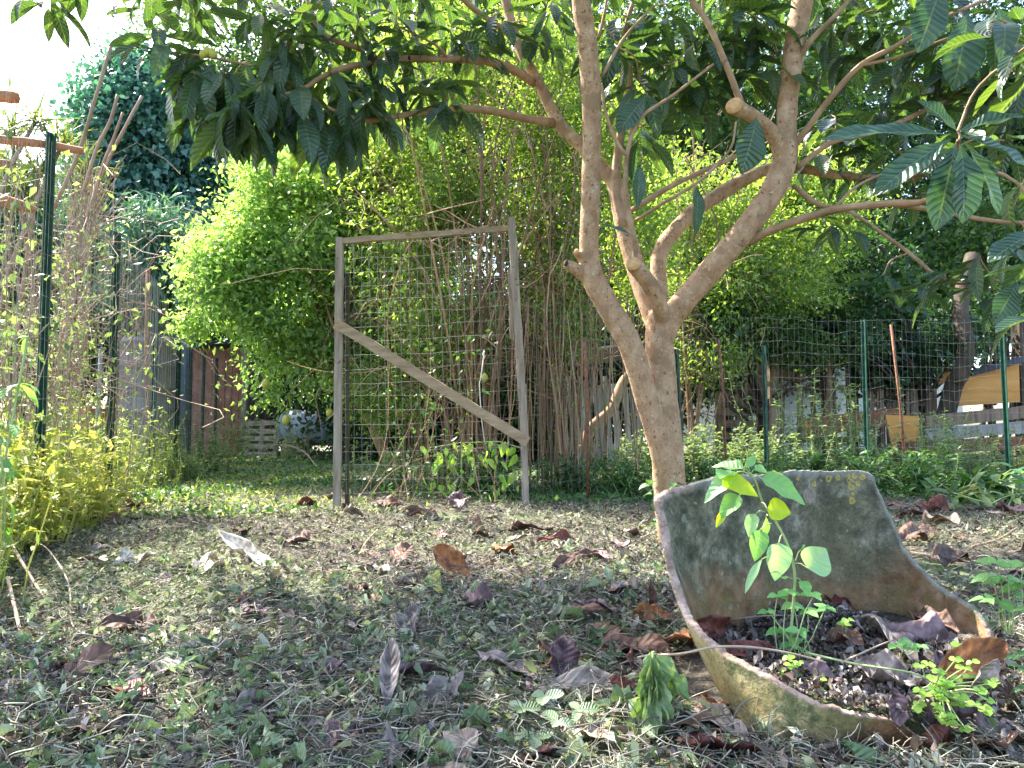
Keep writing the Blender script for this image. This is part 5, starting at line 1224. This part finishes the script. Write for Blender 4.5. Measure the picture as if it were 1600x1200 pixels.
one_leaf('pale husk strip hanging below the pale pair', gl(320,925,.0), gl(348,888,.02), .035, 'd_pale', 'lance', .9, .3, (0,-.6,1), .4, .4, 'pale dried leaves')
one_leaf('dark brown leaf lying in the left middle', gl(380,965,.0), gl(415,945,.01), .06, 'd_purple', 'lance', .6, .3, (0,-.5,1), .3, .5, DG)
one_leaf('purple leaf at the lower right corner under the pot', gl(1568,1195,.0), gl(1552,1150,.04), .06, 'd_purple', 'round', .4, .4, (-.1,-1,.6), .2, .3, DG)
one_leaf('pinkish brown leaf at the very lower right corner', gl(1600,1210,.0), gl(1590,1180,.03), .06, 'd_tan', 'round', .5, .4, (0,-.9,.8), .2, .3, DG)
RG = 'dead leaves on the sunlit ground at the right'
one_leaf('red dead leaf curled on the sunlit ground right of the shard', gl(1490,806,.0), gl(1430,800,.05), .15, 'd_red', 'obov', .9, .4, (0,-.8,.8), .3, .5, RG)
one_leaf('yellow orange dead leaf on the sunlit ground at the right', gl(1550,786,.0), gl(1500,780,.06), .12, 'd_yellow', 'obov', .9, .4, (0,-.8,.8), .3, .5, RG)
one_leaf('mauve dead leaf at the right edge of the sunlit ground', gl(1610,812,.0), gl(1560,806,.03), .14, 'd_purple', 'obov', .7, .3, (0,-.6,1), .3, .5, RG)
one_leaf('tan dead leaf below the red one on sunlit ground', gl(1500,830,.0), gl(1440,822,.02), .12, 'd_tan', 'lance', .7, .3, (0,-.6,1), .3, .5, RG)
one_leaf('brown dead leaf just right of the shard shoulder', gl(1400,860,.0), gl(1460,850,.02), .12, 'd_brown', 'obov', .7, .3, (0,-.6,1), .3, .5, RG)
one_leaf('dark dead leaf behind the sloping edge of the shard', gl(1450,890,.0), gl(1520,880,.02), .11, 'd_brown', 'obov', .9, .3, (0,-.6,1), .3, .5, RG)
# in the pot
PG = 'dead leaves lying in the broken pot'
def pl(px, py, z): 
    D = 1.5
    for _ in range(5): D = (z-CZ)/((sin(PIT)+cos(PIT)*(600-py)/F))*(cos(PIT)-sin(PIT)*(600-py)/F)
    return P(px, py, D)
for (lb, a, b, w_, mt, sh_, cu, nr_) in (
 ('dark red crumpled leaf in the pot near its left edge', pl(1165,1000,.08), pl(1085,975,.13), .06, 'd_red', 'obov', 1.0, (0,-.9,.6)),
 ('long wine red leaf in the pot behind the broken front rim', pl(1235,1030,.085), pl(1120,1008,.11), .045, 'd_red', 'obov', .9, (0,-.8,.7)),
 ('dark purple leaf at the foot of the inner wall, left', pl(1190,955,.09), pl(1110,940,.12), .05, 'd_brown', 'lance', .6, (0,-.6,1)),
 ('curled almost black leaf at the foot of the inner wall, middle', pl(1280,925,.12), pl(1345,955,.10), .035, 'd_red', 'lance', 1.3, (0,-.8,.7)),
 ('broad grey purple leaf across the right half of the pot', pl(1370,985,.095), pl(1510,1000,.10), .085, 'd_purple', 'obov', .5, (0,-.6,1)),
 ('pale ribbed leaf edge in the right half of the pot', pl(1345,960,.12), pl(1450,1025,.09), .05, 'd_grey', 'lance', .9, (.3,-.6,1)),
 ('rusty brown leaf leaning on the right rim of the pot', pl(1455,1060,.09), pl(1580,1000,.16), .06, 'd_orange', 'obov', .8, (.1,-.9,.5)),
 ('small purple oval leaf upright beside the rusty one', pl(1458,1062,.09), pl(1474,1012,.13), .03, 'd_purple', 'round', .8, (0,-1,.3)),
 ('crumpled grey brown leaf in the middle of the pot', pl(1330,1035,.085), pl(1430,1060,.09), .06, 'd_grey', 'obov', .8, (0,-.7,.9)),
 ('curved tan leaf drooping over the right front rim', pl(1560,1030,.14), pl(1515,1090,.09), .03, 'd_tan', 'lance', 1.3, (0,-1,.3)),
 ('mauve leaf stub drooping over the front rim', pl(1395,1075,.09), pl(1410,1130,.055), .035, 'd_purple', 'obov', .6, (0,-1,.4)),
 ('brown leaf lying right behind the seedlings', pl(1290,990,.10), pl(1350,1000,.10), .05, 'd_brown', 'obov', .9, (0,-.6,1)),
 ('dark leaf pressed against the right inner wall', pl(1420,960,.11), pl(1495,975,.12), .05, 'd_brown', 'obov', .6, (0,-.8,.7)),
 ('dull plum leaf in the pot under the curved stem', pl(1240,1050,.08), pl(1320,1058,.085), .045, 'd_purple', 'lance', .9, (0,-.6,1))):
    one_leaf(lb, a, b, w_, mt, sh_, cu, .35, nr_, .35, .5, PG)
one_leaf('dark plum leaf lying over the buried right end of the pot', gl(1440,1150,.02), gl(1530,1130,.04), .06, 'd_purple', 'obov', .6, .3, (0,-.7,1), .3, .5, PG)
one_leaf('brown leaf slumped beyond the clover at the right end of the pot', gl(1590,1120,.03), gl(1520,1100,.07), .06, 'd_brown', 'obov', .8, .3, (0,-.7,1), .3, .5, PG)
one_leaf('dark red leaf under the clover at the right end of the pot', gl(1500,1175,.01), gl(1450,1180,.03), .05, 'd_red', 'obov', .8, .3, (0,-.7,1), .3, .5, PG)
# smaller dead leaves scattered: copies of a few
SG = 'small dead leaves among the clippings'
protos = {}
lab = {'d_brown': 'small curled dark brown dead leaf among the clippings', 'd_tan': 'small pale tan dead leaf among the clippings', 'd_purple': 'small mauve dead leaf among the clippings', 'd_grey': 'small grey crumpled dead leaf among the clippings', 'd_red': 'small dark red dead leaf among the clippings', 'd_orange': 'small rust coloured dead leaf among the clippings'}
for mt in lab:
    protos[mt] = []
    for v_ in range(3):
        o = one_leaf(lab[mt], (0,0,5), (.08,0,5), random.uniform(.03,.045), mt, random.choice(['obov','lance','round']), random.uniform(.4,1.4), random.uniform(-.4,.8), (0,0,1), .4, .8, SG, nl=10, nw=6)
        protos[mt].append([o, False])
placed = 0
while placed < 180:
    x, y = scatter(1, 1.0, 5.5, 1.5, .66); x = float(x[0]); y = float(y[0])
    if inpot(np.array([x]), np.array([y]))[0] or x < -.55*y: continue
    mt = random.choices(list(lab), [30,18,22,24,8,8])[0]; pr = random.choice(protos[mt])
    if not pr[1]: o = pr[0]; pr[1] = True
    else: o = pr[0].copy(); COL.objects.link(o)
    s = random.uniform(.5, 1.6)*(1+.12*y); o.scale = (s*1.15, s*1.15, s*.5); o.location = gz(x, y)+V((0,0,.014*s)); o.rotation_euler = (random.gauss(0,.22), random.gauss(0,.22), random.uniform(0, 6.28)); placed += 1
for mt in protos:
    for pr in protos[mt]:
        if not pr[1]: bpy.data.objects.remove(pr[0])

# ------------------------------------------------------------------ sticks and stalks lying about
def stick(label, pts, r, mat='straw2', cat='stick', group='stalks lying on the ground'):
    mb = MB(); sp = [V(q) for q in spline(pts, 6)]; mb.tube(sp, list(np.linspace(r, r*.6, len(sp))), 7, True, .08)
    tag(mb.build('dry_stalk', M[mat], None, loc=sp[0]), label, cat, group)
M['straw2'] = surf('dry_stalk', [(.22,.155,.11),(.35,.27,.2),(.45,.37,.3)], 20, 5, .8, .3, .002)
stick('long pinkish curved stem lying across the rim of the broken pot', [gl(925,1066,.01), gl(1000,1050,.03), P(1060,1022,1.30), P(1120,1011,1.27), P(1180,1012,1.27), P(1240,1022,1.28), P(1290,1035,1.3)], .0026)
stick('pale straight stalk lying in the left foreground', [gl(112,1068,.01), gl(160,1054,.02), gl(222,1034,.015)], .003)
stick('thin stalk running level across the foreground', [gl(500,1066,.012), gl(600,1066,.014), gl(700,1080,.014), gl(780,1090,.01)], .0014)
stick('brown bent stalk in the lower middle foreground', [gl(670,1108,.01), gl(740,1112,.01), gl(810,1100,.02), gl(860,1085,.02)], .0022)
stick('dark curved twig at the lower centre left', [gl(500,1125,.01), gl(540,1105,.015), gl(560,1090,.02)], .003, 'twigbark')
stick('thin bent stalk arching at the left below the fence weeds', [gl(40,865,.05), gl(70,900,.10), gl(105,940,.06), gl(112,980,.01), gl(140,1000,.01)], .003)
stick('pale broken stalk leaning at the left edge', [gl(15,905,.12), gl(40,925,.07), gl(72,945,.01)], .006)
stick('second pale stalk at the left edge below the broken one', [gl(10,960,.10), gl(28,995,.03), gl(38,1020,.0)], .005)
stick('yellow green stalk lying in the centre foreground', [gl(700,1040,.01), gl(770,1015,.015), gl(830,995,.01)], .0024, 'greenstem')
stick('thin upright twig slanting in the middle distance', [gl(560,870,.0), gl(572,858,.03), gl(590,845,.05)], .004)
stick('dark stick on the sunlit ground beyond the shard', [gl(1520,858,.01), gl(1560,850,.02), gl(1590,838,.04)], .006, 'twigbark')
stick('long dark stick lying behind the sloping edge of the shard', [gl(1420,868,.01), gl(1500,880,.01), gl(1600,886,.01)], .008, 'twigbark')
stick('arched pale stalk in front of the pallets', [gl(400,722,.1), gl(430,722,.25), gl(470,728,.2), gl(500,738,.02)], .008)
stick('green stalk lying inside the pot under the clover', [pl(1260,1020,.1), pl(1340,1038,.1), pl(1420,1050,.1), pl(1450,1062,.09)], .0022, 'greenstem')
stick('thin twig lying on the leaves in the pot', [pl(1315,1035,.1), pl(1370,1010,.11), pl(1395,1000,.11)], .002)
stick('short twig across the left part of the pot', [pl(1140,968,.1), pl(1200,962,.11), pl(1260,962,.1)], .0022, 'twigbark')
stick('stalk lying in front of the pot foot', [gl(1210,1172,.02), gl(1260,1160,.03), gl(1310,1150,.02)], .0022)
stick('thin stem slanting from the pot foot to the lower left', [gl(1140,1085,.02), gl(1165,1130,.015), gl(1190,1175,.01)], .0022)

# ------------------------------------------------------------------ wilted green plant
wp = empty('wilted_plant', gl(1022,1150), 'wilted bright green weed with leaves hanging like a closed umbrella', 'plant')
ap = gl(1022,1150)+V((.0,0,.135)); og = []; ax = []; nn = []; L_ = []; W_ = []
for k in range(34):
    a_ = k*2.4; rr = .006+.034*random.random(); foot = V((ap.x+cos(a_)*rr*1.5, ap.y+sin(a_)*rr, .012)); d = foot-ap
    if k in (3, 8, 13): d = V((.09, -.02, -.11)) if k == 3 else V((.07,.02,-.12)) if k == 8 else V((-.05,-.01,-.12))
    og.append(tuple(ap+V((cos(a_)*.004, sin(a_)*.004, -.002*k)))); ax.append(tuple(d)); nn.append((cos(a_)*.6, -1 if sin(a_) < .4 else 1, .15)); L_.append(random.uniform(.06, .132)); W_.append(random.uniform(.016, .032))
leaves('leaves', M['wilt'], wp, [leaf_template(12, 6, 'lance', .5, .22, .9, .9, .35, s) for s in range(5)], np.array(og), np.array(ax), np.array(nn), np.array(L_), np.array(W_))
mb = MB(); mb.tube([gl(1022,1150), ap+V((.002,0,-.06)), ap], .003, 6); mb.build('stem', M['greenstem'], wp)

# ------------------------------------------------------------------ seedling in the pot
sd1 = empty('seedling', pl(1235,1020,.08), 'tall leaning green seedling with heart-shaped leaves growing in the broken pot', 'plant')
Ds = pl(1235,1020,.08).y
def SP(px, py, dd=0): return P(px, py, Ds+dd)
mb = MB(); sp = spline([SP(1232,1030), SP(1238,960), SP(1242,900), SP(1232,855), SP(1212,815), SP(1192,785), SP(1182,755), SP(1172,738)], 5)
mb.tube([V(q) for q in sp], list(np.linspace(.0032, .0016, len(sp))), 8); mb.build('stem', M['greenstem'], sd1)
ST = [leaf_template(12, 6, 'heart', .25, b_, .12, .3, 0, s) for s, b_ in enumerate((.3, .6))]
LV = [ # attach, leaf base, tip, dz, width px, material, normal
 ((1172,742),(1150,738,-.02),(1099,778,-.03),30,'seedpale',(-.4,-.7,.7)), ((1172,740),(1160,733,.0),(1112,722,.04),30,'seedling',(-.1,-.5,1)), ((1172,742),(1128,748,-.03),(1184,770,-.06),30,'seedyellow',(0,-.9,.5)),
 ((1172,740),(1140,740,-.02),(1125,742,-.05),34,'seedling',(0,-.3,1)), ((1175,738),(1180,735,.0),(1218,742,.05),28,'seedling',(.2,-.6,.9)), ((1175,742),(1190,748,-.01),(1263,780,-.02),42,'seedling',(.3,-.8,.7)), ((1175,742),(1205,742,.03),(1240,752,.05),22,'seedyellow',(.2,-.6,.9)),
 ((1172,736),(1166,731,0),(1180,711,.01),14,'seedling',(0,-1,.5)), ((1178,758),(1155,774,-.02),(1124,806,-.03),28,'seedling',(-.3,-.8,.6)), ((1178,758),(1135,795,-.02),(1119,822,-.03),12,'seedyellow',(-.3,-.8,.3)), ((1190,785),(1199,795,-.02),(1236,800,-.03),34,'seedyellow',(.1,-1,.3)),
 ((1195,800),(1180,803,-.02),(1168,838,-.02),22,'seedpale',(-.6,-.8,.3)), ((1205,818),(1188,828,-.02),(1181,876,-.03),28,'seedling',(-.1,-1,.3)), ((1200,806),(1197,808,.02),(1192,855,.03),18,'seedling',(.5,-.8,.2)), ((1222,835),(1217,848,-.03),(1214,907,-.04),38,'seedpale',(0,-1,.4)),
 ((1230,860),(1190,874,-.02),(1161,923,-.03),13,'seedpale',(-.7,-.7,.2)), ((1241,880),(1262,888,-.02),(1292,858,-.02),50,'seedpale',(.1,-1,.3)), ((1243,876),(1252,858,0),(1259,850,.01),5,'seedling',(0,-1,0)),
 ((1238,905),(1226,905,0),(1222,900,.01),12,'seedling',(0,-.6,1)), ((1241,905),(1252,908,0),(1264,930,-.02),22,'seedling',(.3,-.8,.5))]
mbp = MB()
for (at_, b, q, w_, mt, nr_) in LV:
    a = SP(*at_); bb = SP(b[0], b[1], b[2]); qq = SP(q[0], q[1], q[2]); mbp.tube([a, (a+bb)/2+V((0,0,.004)), bb], .0011, 6, False)
    tmv = [leaf_template(12, 6, 'heart' if w_ > 20 else 'lance', .22, .35, .12, .3, 0, random.randint(0, 9))]
    d = qq-bb
    leaves('leaf', M[mt], sd1, tmv, np.array([tuple(bb)]), np.array([tuple(d)]), np.array([nr_], dtype=float), np.array([d.length*1.04]), np.array([w_*Ds/F*1.05]))
mbp.build('leaf_stalks', M['greenstem'], sd1)
def seedcl(name, label, pts, mat, n_l, l, wr, group=None, stemh=None, shape='heart'):
    """small plant: stems to given tips, leaves at each tip"""
    base = pts[0][0]; o = empty(name, base, label, 'plant', group); mb = MB(); og = []; ax = []; nn = []; L_ = []
    for b, tp in pts:
        mb.tube(wander(b, tp, 5, .05), .0011, 5, False)
        for k in range(n_l):
            a_ = 2*pi*k/n_l+random.random()*.6; og.append(tuple(tp)); ax.append((cos(a_), sin(a_)-.15, random.uniform(-.3,.25))); nn.append((random.gauss(0,.25), -.5, 1)); L_.append(l*random.uniform(.7, 1.15))
    mb.build('stems', M['greenstem'], o); L_ = np.array(L_)
    leaves('leaves', M[mat], o, [leaf_template(6, 4, shape, .25, .5, .05), leaf_template(6, 4, shape, .25, .1, .05)], np.array(og), np.array(ax), np.array(nn), L_, L_*wr); return o
rb = lambda px, py, z=.075: pl(px+random.gauss(0,3), py, z)
seedcl('seedling', 'cluster of young seedlings around the foot of the tall one', [(rb(1222+6*k, 1030), P(px, py, Ds+random.uniform(-.03,.02))) for k, (px, py) in enumerate(((1215,930),(1232,925),(1272,930),(1290,950),(1200,955),(1240,945),(1262,955),(1228,990),(1250,985),(1215,985),(1235,1005)))], 'seedling', 4, .028, .62)
seedcl('seedling', 'tiny seedling with one round leaf in the middle of the pot', [(rb(1322,1005), P(1325,968,1.45)), (rb(1322,1005), P(1318,975,1.45))], 'clover', 2, .018, .7)
seedcl('seedling', 'small weed sprig in the pot, right of centre', [(rb(1405+4*k, 1025), P(px, py, 1.42)) for k, (px, py) in enumerate(((1398,1008),(1420,1012),(1436,1010),(1412,1002)))], 'seedling', 4, .018, .8)
seedcl('clover_plant', 'small clover tuft below the curved stem in the pot', [(rb(1235+3*k, 1045), P(px, py, 1.33)) for k, (px, py) in enumerate(((1232,1028),(1248,1035),(1225,1050),(1242,1052),(1236,1040)))], 'clover', 3, .013, .9, shape='round')
seedcl('clover_plant', 'tiny bright clover sprig at the soil behind the front rim', [(rb(1285, 1085), P(1284,1062,1.28)), (rb(1285,1085), P(1290,1072,1.28))], 'clover', 3, .012, .9, shape='round')
pts = []
for k in range(34):
    px = 1470+random.gauss(0, 32); py = 1078+random.gauss(0, 22); pts.append((pl(1462+random.gauss(0,10), 1075, .09), P(px, py, 1.2+random.uniform(-.03,.04))))
for (px, py) in ((1540,1110),(1525,1100),(1545,1095),(1490,1130),(1510,1140),(1480,1120)): pts.append((pl(1470,1080,.09), P(px, py, 1.17)))
seedcl('clover_plant', 'bright yellow green clover spilling over the front rim of the pot', pts, 'clover', 3, .013, .95, shape='round')
pts = [(pl(1530,1050,.1), P(px, py, 1.33)) for (px, py) in ((1500,1010),(1512,1020),(1495,1035),(1530,1030),(1520,1045),(1505,1050),(1545,1040))]
seedcl('clover_plant', 'clover sprigs beside the rusty leaf at the right of the pot', pts, 'clover', 3, .015, .95, shape='round')
pts = [(gz(*P(1590,1000,1.6).xy)+V((-.02,0,.08)), P(px, py, 1.6)) for (px, py) in ((1558,878),(1548,900),(1575,905),(1595,915),(1540,935),(1565,940),(1590,950),(1600,880),(1585,930))]
seedcl('seedling', 'leafy green seedling at the right edge beyond the pot rim', pts, 'seedling', 3, .045, .55)
pts = [(gz(1.0+random.gauss(0,.04), 1.42+random.gauss(0,.06)), V((1.0+random.gauss(0,.07), 1.40+random.gauss(0,.08), random.uniform(.05,.19)))) for k in range(26)]
seedcl('leafy_weed', 'dark green feathery weed at the right frame edge', pts, 'cover', 5, .035, .3, shape='lance')
pts = [(gz(*G(px, py).xy), G(px, py)+V((0,0,random.uniform(.02,.045)))) for (px, py) in ((815,1140),(850,1128),(872,1165),(905,1150),(835,1175))]
seedcl('leafy_weed', 'low green weed with rounded leaves left of the wilted plant', pts, 'clipgreen', 3, .034, .62, shape='round')
pts = [(gz(*G(px, py).xy), G(px, py)+V((0,0,random.uniform(.01,.03)))) for (px, py) in ((620,1040),(632,1050),(705,1060),(715,1090),(940,1020),(930,1010),(960,1040))]
seedcl('leafy_weed', 'small dark green leaf tufts in the centre foreground', pts, 'cover', 4, .035, .55)
